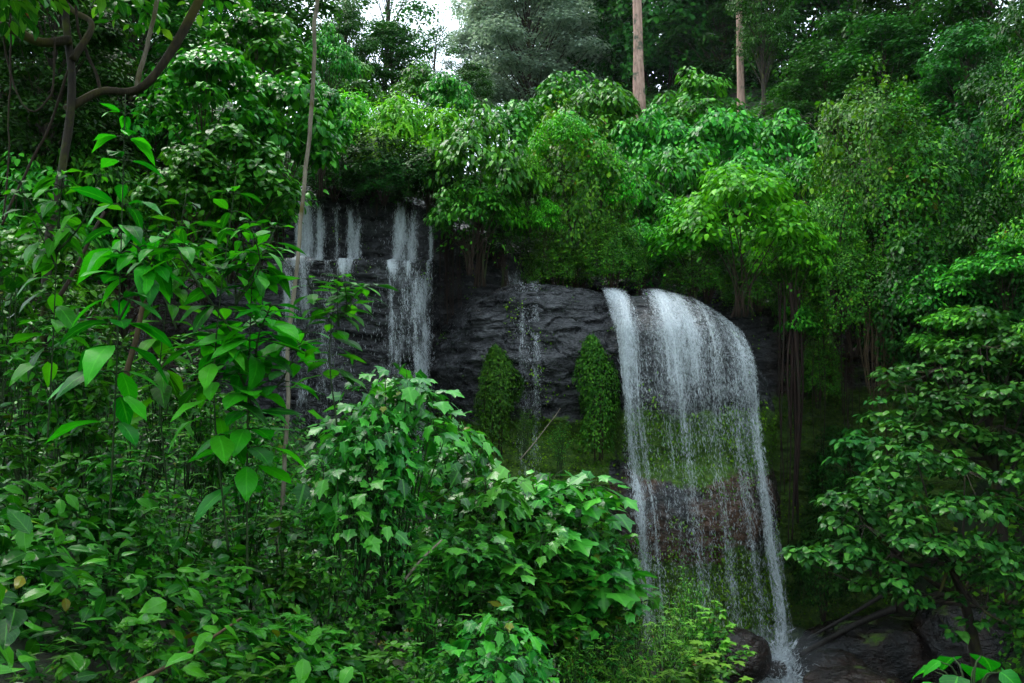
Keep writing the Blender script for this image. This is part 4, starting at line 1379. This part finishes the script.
# --- far trees
GT = "trees along the skyline"
for i, a in enumerate([
    ('open_tree', 0, 385, -60, 44, 120, 190, "open crowned tree in the middle of the sky gap"),
    ('open_tree', 1, 345, -50, 40, 80, 170, "thin tree at the left side of the sky gap"),
    ('tree', 1, 395, 24, 38, 80, 100, "dense rounded tree filling the lower part of the sky gap"),
    ('tree', 2, 345, 8, 36, 60, 110, "dense tree closing the left side of the sky gap"),
    ('open_tree', 0, 432, 28, 41, 60, 90, "small tree standing below the bright sky gap"),
    ('tree', 0, 255, -70, 30, 170, 200, "tall tree above the large leaved bushes at the upper left"),
    ('tree', 2, 180, -80, 26, 150, 210, "dense tree behind the mossy diagonal branch"),
    ('dark_tree', 0, 90, -70, 21, 200, 300, "dark shaded tree behind the mossy trunk at the upper left"),
    ('dark_tree', 1, 10, -40, 17, 190, 320, "dark tree at the left edge behind the hanging vines"),
    ('tree', 0, 470, 66, 36, 50, 70, "little tree at the left foot of the large grey green tree"),
]):
    place(a[0], a[1], 'forest_tree', *a[2:7], a[7], 'tree', GT)
for i, a in enumerate([
    (350, 52, 31, 70, 80, "dull bush under the left side of the sky gap"),
    (288, 88, 19, 90, 90, "dull bush filling the gap beside the pale liana, behind the big leaved bushes"),
    (418, 62, 32, 60, 70, "small dull bush low in the middle of the sky gap"),
    (448, 72, 30, 60, 70, "dull bush under the right side of the sky gap"),
    (330, 20, 27, 60, 110, "tall bush against the sky, right of the pale liana"),
]):
    place('broad_shrub', i, 'skyline_bush', *a[:5], a[5], 'bush', "bushes under the sky gap")
for i, a in enumerate([
    (55, -30, 15, 170, 240, "dark leafy tree filling the corner above the mossy trunk"),
    (135, -40, 19, 170, 220, "dark leafy tree above the mossy diagonal limb"),
]):
    place('dark_tree', i, 'forest_tree', *a[:5], a[5], 'tree', GT)
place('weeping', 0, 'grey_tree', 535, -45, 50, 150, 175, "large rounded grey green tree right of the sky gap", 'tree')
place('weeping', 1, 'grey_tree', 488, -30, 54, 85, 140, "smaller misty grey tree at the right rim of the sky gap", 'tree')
place('draped', 0, 'draped_tree', 585, -20, 60, 150, 140, "misty creeper draped tree just left of the thick bare trunk", 'tree')
place('draped', 0, 'draped_tree', 715, -50, 56, 110, 170, "misty creeper draped tree between the two bare trunks", 'tree')
place('draped', 0, 'draped_tree', 660, -60, 50, 150, 175, "huge rounded tree draped in creepers behind the thick bare trunk", 'tree')
place('bole_tree', 0, 'bare_trunk_tree', 630, -560, 40, 190, 655, "tree with the thick straight pinkish bare trunk", 'tree', None, 0.4, (0.3, 3))
place('bole_tree', 1, 'bare_trunk_tree', 726, -480, 38, 170, 590, "tree with the thinner pale bare trunk, right of the thick one", 'tree', None, 1.7, (0.3, 3))
GR = "dark trees on the right slope"
for i, a in enumerate([
    ('dark_tree', 0, 790, -90, 44, 150, 220, "dark tree just right of the thinner bare trunk"),
    ('dark_tree', 1, 850, -70, 40, 140, 230, "second dark tree to the right of the thin bare trunk"),
    ('dark_tree', 0, 915, -60, 36, 160, 230, "dark tree above the top of the creeper covered tree"),
    ('tree', 1, 890, 20, 31, 130, 150, "lighter green tree directly behind the creeper covered tree"),
    ('dark_tree', 1, 985, -60, 30, 170, 250, "tall dark tree in the upper right corner"),
    ('tree', 2, 965, 40, 27, 140, 170, "mid green tree halfway up the right slope"),
    ('dark_tree', 0, 720, -70, 46, 110, 170, "dark crown between the two bare trunks"),
    ('dark_tree', 1, 825, 50, 33, 110, 120, "low dark tree in the shade left of the creeper covered tree"),
    ('tree', 0, 760, -40, 36, 60, 140, "leafy climber covered tree against the thinner bare trunk"),
    ('edge_tree', 0, 1075, -120, 17, 240, 520, "big tree added at the right edge to shade the lower right"),  # this tree and the next are added to darken the lower right
    ('edge_tree', 1, 1130, -100, 13, 260, 600, "nearest tree added for shade at the right edge, mostly out of view"),
    ('edge_tree', 0, 1030, 10, 24, 130, 240, "green tree cut by the right edge of the view, upper half"),
]):
    place(a[0], a[1], 'forest_tree', *a[2:7], a[7], 'tree', GR)

# --- right slope
GC = "creeper covered growth on the right slope"
for i, a in enumerate([
    ('creeper', 0, 868, 84, 21.0, 120, 170, "tall creeper covered tree with a bright left shoulder"),
    ('creeper', 1, 905, 118, 20.2, 110, 200, "shaded right flank of the creeper growth, a mound beside the bright one"),
    ('creeper', 2, 828, 185, 20.3, 80, 110, "bright creeper mound bulging left above the dark hollow"),
    ('creeper', 0, 850, 245, 19.4, 90, 100, "brownish creeper mound over the dark hollow with roots below it"),
    ('dark_mound', 1, 965, 110, 21.5, 120, 200, "dark creeper thicket high on the right slope"),
    ('creeper', 1, 1012, 90, 20.5, 90, 210, "creeper thicket at the right edge, upper part"),
    ('dark_mound', 0, 925, 240, 18.6, 110, 150, "dark thicket behind the low leafy tree on the right"),
    ('dark_mound', 1, 1000, 250, 17.5, 110, 150, "dark thicket at the right edge above the leafy tree"),
    ('creeper', 0, 705, 250, 20.6, 80, 40, "low dark creeper under the bright bush at the crest of the big fall"),
    ('creeper', 2, 758, 262, 20.3, 70, 46, "low dark creeper on the shoulder right of the big fall's crest"),
    ('dark_mound', 0, 498, 218, 21.6, 70, 45, "dark creeper in the notch between the left fall and the lime mound"),
    ('creeper', 1, 815, 330, 20.6, 50, 70, "creeper patch clinging inside the dark hollow, behind the tan roots"),
    ('creeper', 2, 792, 255, 20.0, 55, 70, "small creeper mound hanging beside the crest of the big fall"),
]):
    place(a[0], a[1], 'creeper_thicket', *a[2:7], a[7], 'creeper', GC)
GS = "leafy shrubs on the right slope"
for i, a in enumerate([
    ('broad_shrub', 0, 1000, 232, 16.8, 90, 70, "dark green broad leaved shrub at the right edge, level with the crest"),
    ('broad_shrub', 1, 938, 262, 18.0, 100, 75, "dull broad leaved shrub left of the edge shrub on the right slope"),
    ('broad_shrub', 2, 960, 300, 16.5, 100, 75, "shaded shrub directly above the leafy tree on the right"),
    ('broad_shrub', 3, 800, 300, 19.6, 46, 50, "tiny leafy shrub hanging in the dark hollow beside the big fall"),
]):
    place(a[0], a[1], 'slope_shrub', *a[2:7], a[7], 'shrub', GS)


# --- broad leaved trees at the lower right, their leaves in loose sprays
def tier_tree(label, base, tiers, seed, leaf=.145):
    rng = np.random.default_rng(seed)
    base = np.asarray(base, float)
    r = root('tiered_tree', label, 'tree', 'tiered trees on the right bank', tuple(base))
    st, br, mb = MB(), MB(), MB()
    pts = [np.array(P(px, py, Y)) - base for px, py, Y, w in tiers]
    topc = np.mean(pts, axis=0)
    tr = spline([[0, 0, -1], topc * np.array([.35, .35, .4]), topc + np.array([.3, .2, -.2])], 18)
    tube(st, tr, np.linspace(.12, .04, 18), 9, .5, .12, seed)
    for c, (px, py, Y, w) in zip(pts, tiers):
        R = w * Y / FPX / 2
        s0 = tr[int(rng.integers(9, 17))]
        tube(br, spline([s0, (s0 + c) / 2 + np.array([0, 0, -.15]), c], 10), np.linspace(.035, .008, 10), 6)
        for k in range(max(2, int(round(R * R * 20)))):
            a = rng.uniform(0, 6.28)
            q = math.sqrt(rng.random()) * R
            cc = c + np.array([q * math.cos(a), q * math.sin(a) * 1.3, rng.normal(.05, .16) - .32 * q])
            rr = rng.uniform(.16, .36)
            rosette(mb, 'heart', cc, rr, int(60 * rr * rr / .09) // 2 + 6, leaf, .55, rng, 100, jit=.3)
            tube(br, [c, (c + cc) / 2 - np.array([0, 0, .08]), cc - np.array([0, 0, .04])], .006, 4)
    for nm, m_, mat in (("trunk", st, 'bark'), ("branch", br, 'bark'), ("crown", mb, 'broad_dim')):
        m_.obj(nm, M[mat], r)


tier_tree("low leafy tree with drooping tiers reaching towards the big fall", P(985, 655, 14.0),
          [(915, 455, 13.2, 90), (880, 485, 13.0, 80), (850, 505, 12.8, 70), (965, 470, 13.4, 90), (925, 505, 12.9, 100), (1010, 500, 13.4, 90), (865, 525, 12.6, 70), (905, 540, 12.5, 80),
           (955, 540, 12.8, 90), (830, 545, 12.6, 60), (870, 570, 12.4, 60), (900, 585, 12.4, 50), (1000, 550, 13, 80), (975, 585, 12.6, 50), (812, 565, 12.5, 35), (1030, 590, 13, 60), (1020, 450, 13.8, 80), (985, 610, 12.3, 40), (930, 600, 12.6, 50), (1010, 625, 12.6, 50), (890, 555, 12.4, 60)], 201)
tier_tree("upper leafy tree with pale tiers at the right edge", P(1010, 560, 15.5),
          [(940, 368, 15.0, 80), (905, 385, 14.8, 55), (980, 345, 15.2, 90), (1020, 330, 15.4, 80), (920, 410, 14.6, 80), (965, 395, 14.8, 90), (1010, 385, 15, 90), (945, 430, 14.4, 80), (895, 430, 14.4, 50), (1000, 425, 14.6, 90), (985, 318, 15.6, 60), (1040, 420, 15, 80), (1040, 360, 15, 60)], 202)
tier_tree("small leafy tree beside the moss under the creeper roots", P(900, 560, 16.2),
          [(885, 415, 15.8, 45), (870, 445, 15.6, 50), (905, 460, 15.6, 60), (850, 470, 15.6, 35)], 203, .16)

for i, a in enumerate([
    (838, 430, 20.2, 60, 90, "dark creeper on the shaded wall right of the root curtain"),
    (870, 470, 18.6, 60, 110, "dark creeper at the foot of the hollow behind the small leafy tree"),
    (820, 520, 19.6, 60, 90, "low dark creeper by the foot of the root curtain"),
]):
    place('dark_mound', i, 'creeper_curtain', *a, 'creeper', "dark creepers in the hollow right of the big fall")
# --- ivy columns on the rock
place('ivy', 0, 'ivy_column', 494, 346, 19.2, 36, 100, "left ivy column on the black rock, beside the thin trickle", 'ivy', "ivy columns on the rock", 0.0, (.5, 3))
place('ivy', 1, 'ivy_column', 594, 336, 18.7, 34, 115, "pointed ivy column against the left edge of the big fall", 'ivy', "ivy columns on the rock", 0.2, (.5, 3))
place('fine', 0, 'rock_plant', 524, 400, 18.9, 34, 44, "small leafy plant on the moss just right of the left ivy column", 'plant', "small plants on the mossy rock")
place('fine', 1, 'rock_plant', 560, 415, 18.6, 40, 46, "small leafy plant on the moss just left of the pointed ivy column", 'plant', "small plants on the mossy rock")

# --- foreground: tall big leaved plants
GP = "tall big leaved plants in the left foreground"
for i, a in enumerate([
    (0, 128, 84, 5.2, 125, 330, "tallest plant, its bright leaves standing against the dark trees"),
    (1, 240, 165, 5.4, 120, 230, "leafy plant with a yellow leaf, behind the slender pale liana"),
    (2, 258, 232, 5.6, 135, 250, "big plant with dark drooping leaves in front of the left fall"),
    (3, 340, 264, 5.4, 100, 85, "bright leafy branch reaching across the foot of the left fall"),
    (1, 182, 180, 6.4, 100, 200, "plant with wide leaves between the tallest one and the drooping one"),
    (3, 62, 150, 6.0, 100, 160, "plant with one pale upturned leaf left of the tallest plant"),
]):
    place('tall', a[0], 'tall_plant', *a[1:6], a[6], 'plant', GP, None, (0.4, 2.2))

GO = "lobed leaf shrubs in the foreground"
for i, a in enumerate([
    (395, 345, 7.4, 150, 190, "lobed leaf shrub in front of the foot of the left fall"),
    (455, 405, 8.4, 110, 160, "slim lobed leaf shrub just left of the big rounded one"),
    (545, 432, 8.8, 170, 190, "big rounded lobed leaf shrub in front of the mossy rock"),
    (490, 440, 7.8, 150, 210, "lobed leaf shrub under the left ivy column"),
    (590, 490, 9.2, 110, 150, "lobed leaf shrub nearest the big waterfall"),
    (520, 462, 8.2, 120, 130, "low lobed leaf shrub filling the front of the big rounded one"),
    (600, 528, 8.8, 90, 110, "small lobed leaf shrub at the skirt of the one nearest the falls"),
    (370, 385, 6.9, 110, 150, "lobed leaf shrub beside the lower end of the pale liana"),
    (465, 500, 7.0, 120, 130, "lobed leaf shrub beneath the one under the left ivy column"),
    (345, 430, 6.6, 130, 200, "shaded lobed leaf shrub with bare stems beneath"),
    (490, 600, 5.8, 140, 150, "lobed leaf shrub at the bottom edge near the middle"),
]):
    place('lobed', i, 'lobed_leaf_shrub', *a[:5], a[5], 'shrub', GO)

GN = "narrow leaved shrubs at the bottom centre"
for i, a in enumerate([
    (632, 555, 10.2, 90, 120, "pale narrow leaved shrub just below the lobed shrub nearest the falls"),
    (690, 562, 11.2, 70, 110, "slender pale shrub standing out against the foot of the big fall"),
    (712, 592, 10.6, 80, 100, "narrow leaved shrub beside the black boulder"),
    (662, 590, 9.4, 100, 120, "dense narrow leaved shrub in the middle of its patch"),
    (610, 600, 8.6, 110, 120, "narrow leaved shrub at the left side of its patch"),
    (700, 635, 9.0, 110, 90, "low yellow green shrub at the bottom edge below the boulder"),
    (640, 640, 7.8, 110, 90, "low narrow leaved shrub at the bottom edge, left of the yellow green one"),
    (575, 625, 7.4, 100, 100, "narrow leaved shrub beside the lobed shrub at the bottom edge"),
    (535, 520, 8.2, 90, 110, "small leaved shrub inside the shade of the big rounded lobed one"),
]):
    place('fine', i, 'narrow_leaf_shrub', *a[:5], a[5], 'shrub', GN)

GD = "dark bushes deep in the shade of the upper left bank"
for i, a in enumerate([
    (20, 150, 13.5, 150, 170, "dark bush at the left edge behind the hanging vines"),
    (80, 130, 15.0, 130, 170, "dark bush behind the mossy trunk"),
    (130, 185, 16.5, 120, 140, "dark bush left of the half hidden small left fall"),
    (45, 215, 12.0, 130, 140, "dark low bush behind the foot of the mossy trunk"),
    (160, 60, 18.5, 120, 150, "dark bush under the mossy diagonal limb"),
]):
    place('broad_shrub', i, 'shade_bush', *a[:5], a[5], 'bush', GD)
place('taro', 0, 'heart_leaf_plant', 968, 652, 4.6, 130, 70, "bright heart leaved plant at the bottom right corner", 'plant', None, 0.6)

# --- undergrowth herbs on the left bank: the nearest ones stand as plants of their own
GH = "leafy herbs of the left undergrowth"
for i, a in enumerate([
    (10, 215, 7.6, 120, 170, "tallest light green herb clump at the left edge"),
    (75, 290, 7.0, 120, 150, "thick herb clump right of the tallest one at the left edge"),
    (140, 385, 7.2, 120, 130, "thick herb clump at the foot of the reddish young trunk"),
    (255, 400, 8.0, 110, 120, "thick herb clump under the lower end of the pale liana"),
    (195, 320, 8.6, 100, 120, "herb clump in front of the half hidden small left fall"),
    (18, 232, 8.5, 90, 120, "light green herb at the left edge under the hanging vines"),
    (62, 250, 9.0, 100, 120, "leafy herb at the foot of the mossy trunk"),
    (112, 282, 8.6, 90, 110, "herb at the foot of the tallest big leaved plant"),
    (28, 330, 7.2, 110, 120, "herb below the light green one at the left edge"),
    (92, 350, 6.8, 110, 130, "bushy herb left of the slanting brown stem"),
    (160, 330, 8.2, 100, 110, "herb under the brown stained boulders"),
    (212, 390, 7.8, 90, 110, "herb in the shade under the drooping big leaved plant"),
    (36, 420, 5.4, 130, 140, "large leaved herb halfway up the left edge"),
    (112, 430, 5.8, 120, 130, "herb with glossy leaves right of the slanting brown stem"),
    (180, 465, 6.2, 120, 130, "herb in the middle of the left undergrowth"),
    (245, 450, 6.8, 110, 130, "herb beside the bare stems of the shaded lobed shrub"),
    (285, 500, 6.4, 110, 120, "herb in front of the bare stems of the shaded lobed shrub"),
    (24, 510, 4.4, 130, 150, "herb with big pale leaves low at the left edge"),
    (88, 550, 4.6, 130, 140, "dark herb with drooping leaves in the lower left"),
    (152, 500, 5.2, 120, 130, "upright herb with a pale leaf rosette on top"),
    (222, 555, 5.0, 120, 140, "herb with twin leaf sprays in the lower left"),
    (292, 600, 5.0, 130, 120, "herb with long glossy leaves at the bottom, beside the dark lobed shrub"),
    (60, 625, 3.8, 150, 130, "nearest herb in the bottom left corner"),
    (150, 615, 4.0, 150, 130, "near herb at the bottom, second from the left corner"),
    (232, 625, 4.3, 140, 120, "near herb with one yellow leaf at the bottom left"),
    (372, 630, 5.2, 130, 110, "low herb at the bottom between two lobed shrubs"),
    (430, 535, 6.4, 130, 140, "dark small leaved herb thicket under the lobed shrubs in the middle"),
    (330, 545, 5.8, 140, 140, "small leaved herb beneath the shaded lobed shrub"),
    (520, 555, 7.6, 120, 120, "small leaved herb in the shade right of the bottom edge lobed shrub"),
    (575, 565, 8.4, 110, 110, "small leaved herb below the lobed shrub nearest the big waterfall"),
    (470, 500, 7.2, 100, 110, "small leaved herb between the stems under the left ivy column"),
    (425, 640, 5.0, 120, 100, "low herb at the bottom edge left of the middle"),
]):
    place('herb', i, 'undergrowth_herb', *a[:5], a[5], 'herb', GH)


# ------------------------------------------------------------------ cover too dense to count
def cover(name, label, xs0, xs1, ys0, ys1, n, mat, kind, size, seed, height=0.5, cond=None):
    rng = np.random.default_rng(seed)
    x = rng.uniform(xs0, xs1, n)
    y = rng.uniform(ys0, ys1, n)
    keep = fbm(x * .6, y * .6, 0, 3, seed) > -.35
    if cond is not None:
        keep &= cond(x, y)
    x, y = x[keep], y[keep]
    n = len(x)
    lum = np.clip(.55 + .9 * fbm(x * .45, y * .45, 0, 3, seed + 3), .1, 1.4)
    z = ground(x, y) + rng.random(n) * height * lum
    ph = rng.uniform(0, 6.28, n)
    mb = MB()
    e = .05
    gx = (ground(x + e, y) - ground(x - e, y)) / (2 * e)
    gy = (ground(x, y + e) - ground(x, y - e)) / (2 * e)
    nr = norm(np.stack([-gx, -gy, np.ones(n) * 1.2], -1)) + rng.normal(0, .35, (n, 3))
    leaves(mb, kind, np.stack([x, y, z], -1), np.stack([np.cos(ph), np.sin(ph), -.2 + 0 * ph], -1) + nr * -.2, nr, size * rng.uniform(.6, 1.3, n), rng=rng)
    o = mb.obj(name, M[mat])
    return tag(o, label, kind="stuff")


cover("undergrowth", "dense mixed undergrowth carpeting the left bank", -13, 6.5, 1.8, 17, 95000, 'herb', 'herb', .12, 301, .9, lambda x, y: (ground(x, y) > -5.7) & (np.hypot(x, y) > 2.6))
cover("hillside_growth", "creeping plants carpeting the upper hillside", -26, 34, 22.8, 62, 80000, 'forest', 'small', .30, 302, 1.0)
cover("bank_growth", "small leaved plants carpeting the right bank", 9.4, 26, 10, 24, 42000, 'vine', 'small', .16, 303, .9)

# ------------------------------------------------------------------ upper left: mossy tree, lianas, hanging roots
tr = root('mossy_tree', "dark old tree with mossy limbs at the upper left", 'tree', loc=tuple(P(60, 300, 9.0)))
b0 = np.array(P(60, 300, 9.0))


def wp(*a):
    return [np.array(P(*q)) - b0 for q in a]


mb = MB()
tube(mb, spline(wp((44, 420, 9.0), (48, 250, 9.0), (62, 170, 9.0), (72, 90, 9.0), (66, 20, 9.1), (58, -60, 9.3)), 40), np.linspace(.05, .04, 40), 10, .5, .25, 3)
mb.obj("trunk", M['bark'], tr)
for k, (ps, r0, r1) in enumerate([
    (((70, 40, 9.0), (40, 42, 8.8), (0, 26, 8.6), (-60, 30, 8.3)), 0.055, .04),
    (((72, 60, 9.0), (92, 25, 9.2), (70, 8, 9.4), (40, -30, 9.6)), .04, .028),
    (((66, 110, 9.0), (100, 92, 9.2), (130, 92, 9.4), (150, 80, 9.4), (178, 40, 9.5), (204, -10, 9.6), (230, -70, 9.8)), .045, .06),
]):
    mb = MB()
    tube(mb, spline(wp(*ps), 30), np.linspace(r0, r1, 30), 9, .5, .3, 10 + k)
    mb.obj("limb", M['moss_bark'], tr)
mb = MB()
rng = np.random.default_rng(77)
for k in range(520):
    if k < 60:
        c = np.array(P(rng.uniform(-90, 240), rng.uniform(-260, 20), rng.uniform(7.6, 11.5))) - b0
    else:
        yy_ = rng.uniform(0.5, 13)
        c = np.array([rng.uniform(-10, 0.5), yy_, 0.58 * yy_ + 1.6 + max(0, 3.0 - .4 * yy_) + rng.uniform(0, 2.4)]) - b0  # crown sprays out of view overhead, added to shade the left foreground
        if yy_ > 5.5 and rng.random() < .6:
            continue
    rosette(mb, 'herb', c, .5, 44, .20, .6, rng, 110)
mb.obj("crown", M['fine'], tr)


def liana(label, pts, r0, r1, mat='liana', name='liana', seed=1, cat='liana', n=50):
    mb = MB()
    q = spline([P(*p) for p in pts], n)
    q = q + .035 * np.stack([fbm(q[:, 2] * 1.5, 0, 0, 3, seed), fbm(q[:, 2] * 1.5, 3, 0, 3, seed), 0 * q[:, 2]], -1)
    tube(mb, q, np.linspace(r0, r1, n), 8, .5, .22, seed)
    o = mb.obj(name, M[mat])
    return tag(o, label, cat, "lianas and thin stems" if cat == 'liana' else None)


liana("slender pale liana hanging in front of the left fall's left edge", [(320, -60, 8.6), (317, 0, 8.6), (314, 90, 8.6), (306, 170, 8.5), (299, 250, 8.4), (290, 340, 8.3), (286, 440, 8.2), (276, 560, 8.0)], .022, .022, seed=21)
liana("pale slanting stem rising from the mossy diagonal limb", [(137, 91, 9.4), (140, 72, 9.4), (150, 35, 9.5), (158, 0, 9.5), (166, -60, 9.6)], .03, .022, seed=22)
liana("thin crooked stem beside the mossy trunk", [(103, 94, 9.2), (97, 76, 9.2), (88, 50, 9.2), (80, 26, 9.15), (76, -20, 9.2)], .02, .014, mat='twig', seed=23)
liana("looping thin vine left of the mossy trunk", [(55, 38, 8.85), (54, 85, 8.8), (48, 100, 8.8), (34, 112, 8.8), (20, 100, 8.8), (8, 60, 8.8), (2, 27, 8.65)], .010, .010, mat='twig', seed=24)
liana("straight hanging vine at the top left corner", [(12, -30, 8.7), (11, 30, 8.7), (10, 120, 8.7), (4, 220, 8.7)], .010, .009, mat='twig', seed=25)
liana("slanting grey vine crossing behind the mossy trunk", [(69, 70, 9.0), (56, 105, 9.0), (42, 140, 9.0), (20, 185, 8.9), (4, 225, 8.8)], .015, .013, mat='twig', seed=26)
liana("slanting brown stem rising through the undergrowth at the left", [(60, 300, 7.8), (80, 262, 7.8), (94, 232, 7.8), (104, 212, 7.9)], .02, .014, 'twig', seed=27)
liana("reddish brown young trunk at the foot of the tallest big leaved plant", [(122, 420, 6.2), (128, 370, 6.2), (138, 320, 6.2), (146, 270, 6.2)], .026, .018, 'tan_root', seed=28)
liana("bent bare twig in front of the mossy rock", [(520, 460, 8.6), (535, 440, 8.6), (550, 420, 8.6), (558, 408, 8.6)], .006, .003, 'liana', seed=29, name='bare_twig')
liana("dead pale stick leaning in the middle undergrowth", [(405, 580, 6.4), (420, 560, 6.4), (440, 540, 6.5)], .012, .008, 'liana', seed=30, name='bare_twig')
liana("long brown stick slanting over the lower left undergrowth", [(120, 690, 3.6), (180, 660, 3.8), (245, 618, 4.2)], .010, .007, 'tan_root', seed=31, name='bare_twig')


def roots(label, px0, px1, py0, py1, Y, n, mat, seed, rr=(.008, .03)):
    rng = np.random.default_rng(seed)
    mb = MB()
    for i in range(n):
        px = rng.uniform(px0, px1)
        a = P(px, py0 + rng.uniform(-10, 10), Y + rng.normal(0, .12))
        b = P(px + rng.normal(0, 4), py0 + (py1 - py0) * rng.uniform(.45, 1), Y + rng.normal(0, .12))
        m = (a + b) / 2 + rng.normal(0, .08, 3)
        r = rng.uniform(*rr)
        tube(mb, spline([a, m, b], 14), np.linspace(r, r * .6, 14), 5, .5, .2, seed + i)
    o = mb.obj('hanging_roots', M[mat])
    return tag(o, label, 'roots', "bundles of hanging roots")


roots("dark reddish root curtain hanging beside the big fall's right edge", 774, 800, 290, 560, 19.4, 15, 'root', 401, (.012, .06))
roots("thin tan root tangle under the brownish creeper mound", 862, 892, 300, 420, 18.9, 46, 'tan_root', 402, (.005, .016))
roots("sparse dark roots trailing in the hollow right of the root curtain", 805, 862, 310, 520, 20.0, 12, 'root', 403, (.006, .02))
roots("fine dark root strings between the left fall and the bare rock shelf", 436, 462, 200, 420, 21.6, 26, 'root', 404, (.006, .018))

#HAZE#

# ------------------------------------------------------------------ moist air between the hills
mb = MB()
hx0, hx1, hy0, hy1, hz0, hz1 = -230, 230, -70, 310, -40, 75
v = np.array([[x, y, z] for x in (hx0, hx1) for y in (hy0, hy1) for z in (hz0, hz1)], float)
q = np.array([[0, 1, 3, 2], [4, 6, 7, 5], [0, 4, 5, 1], [2, 3, 7, 6], [0, 2, 6, 4], [1, 5, 7, 3]])
mb.add(v, np.concatenate([q[:, [0, 1, 2]], q[:, [0, 2, 3]]]))
hm, hn, hl, hout = new_mat("moist_air")
pv = hn.new("ShaderNodeVolumePrincipled")
pv.inputs["Color"].default_value = (0.80, 0.92, 1.0, 1)
pv.inputs["Density"].default_value = 0.0001
hl.new(pv.outputs[0], hout.inputs["Volume"])
tag(mb.obj("haze", hm, None, False), "faint moist haze filling the forest", kind="stuff")
C.cycles.volume_bounces = 0

# fine mist where the big fall lands
import bmesh
bm = bmesh.new()
bmesh.ops.create_icosphere(bm, subdivisions=3, radius=1)
me = bpy.data.meshes.new("mist")
bm.to_mesh(me)
bm.free()
mm, mn, ml, mo = new_mat("falling_mist")
pv = mn.new("ShaderNodeVolumePrincipled")
pv.inputs["Color"].default_value = (0.9, 0.95, 1.0, 1)
pv.inputs["Density"].default_value = 0.10
ml.new(pv.outputs[0], mo.inputs["Volume"])
me.materials.append(mm)
mist = bpy.data.objects.new("mist", me)
COL.objects.link(mist)
mist.location = (5.5, 16.9, -5.5)
mist.scale = (1.5, 0.9, 1.1)
tag(mist, "soft white mist drifting up where the big waterfall lands", kind="stuff")
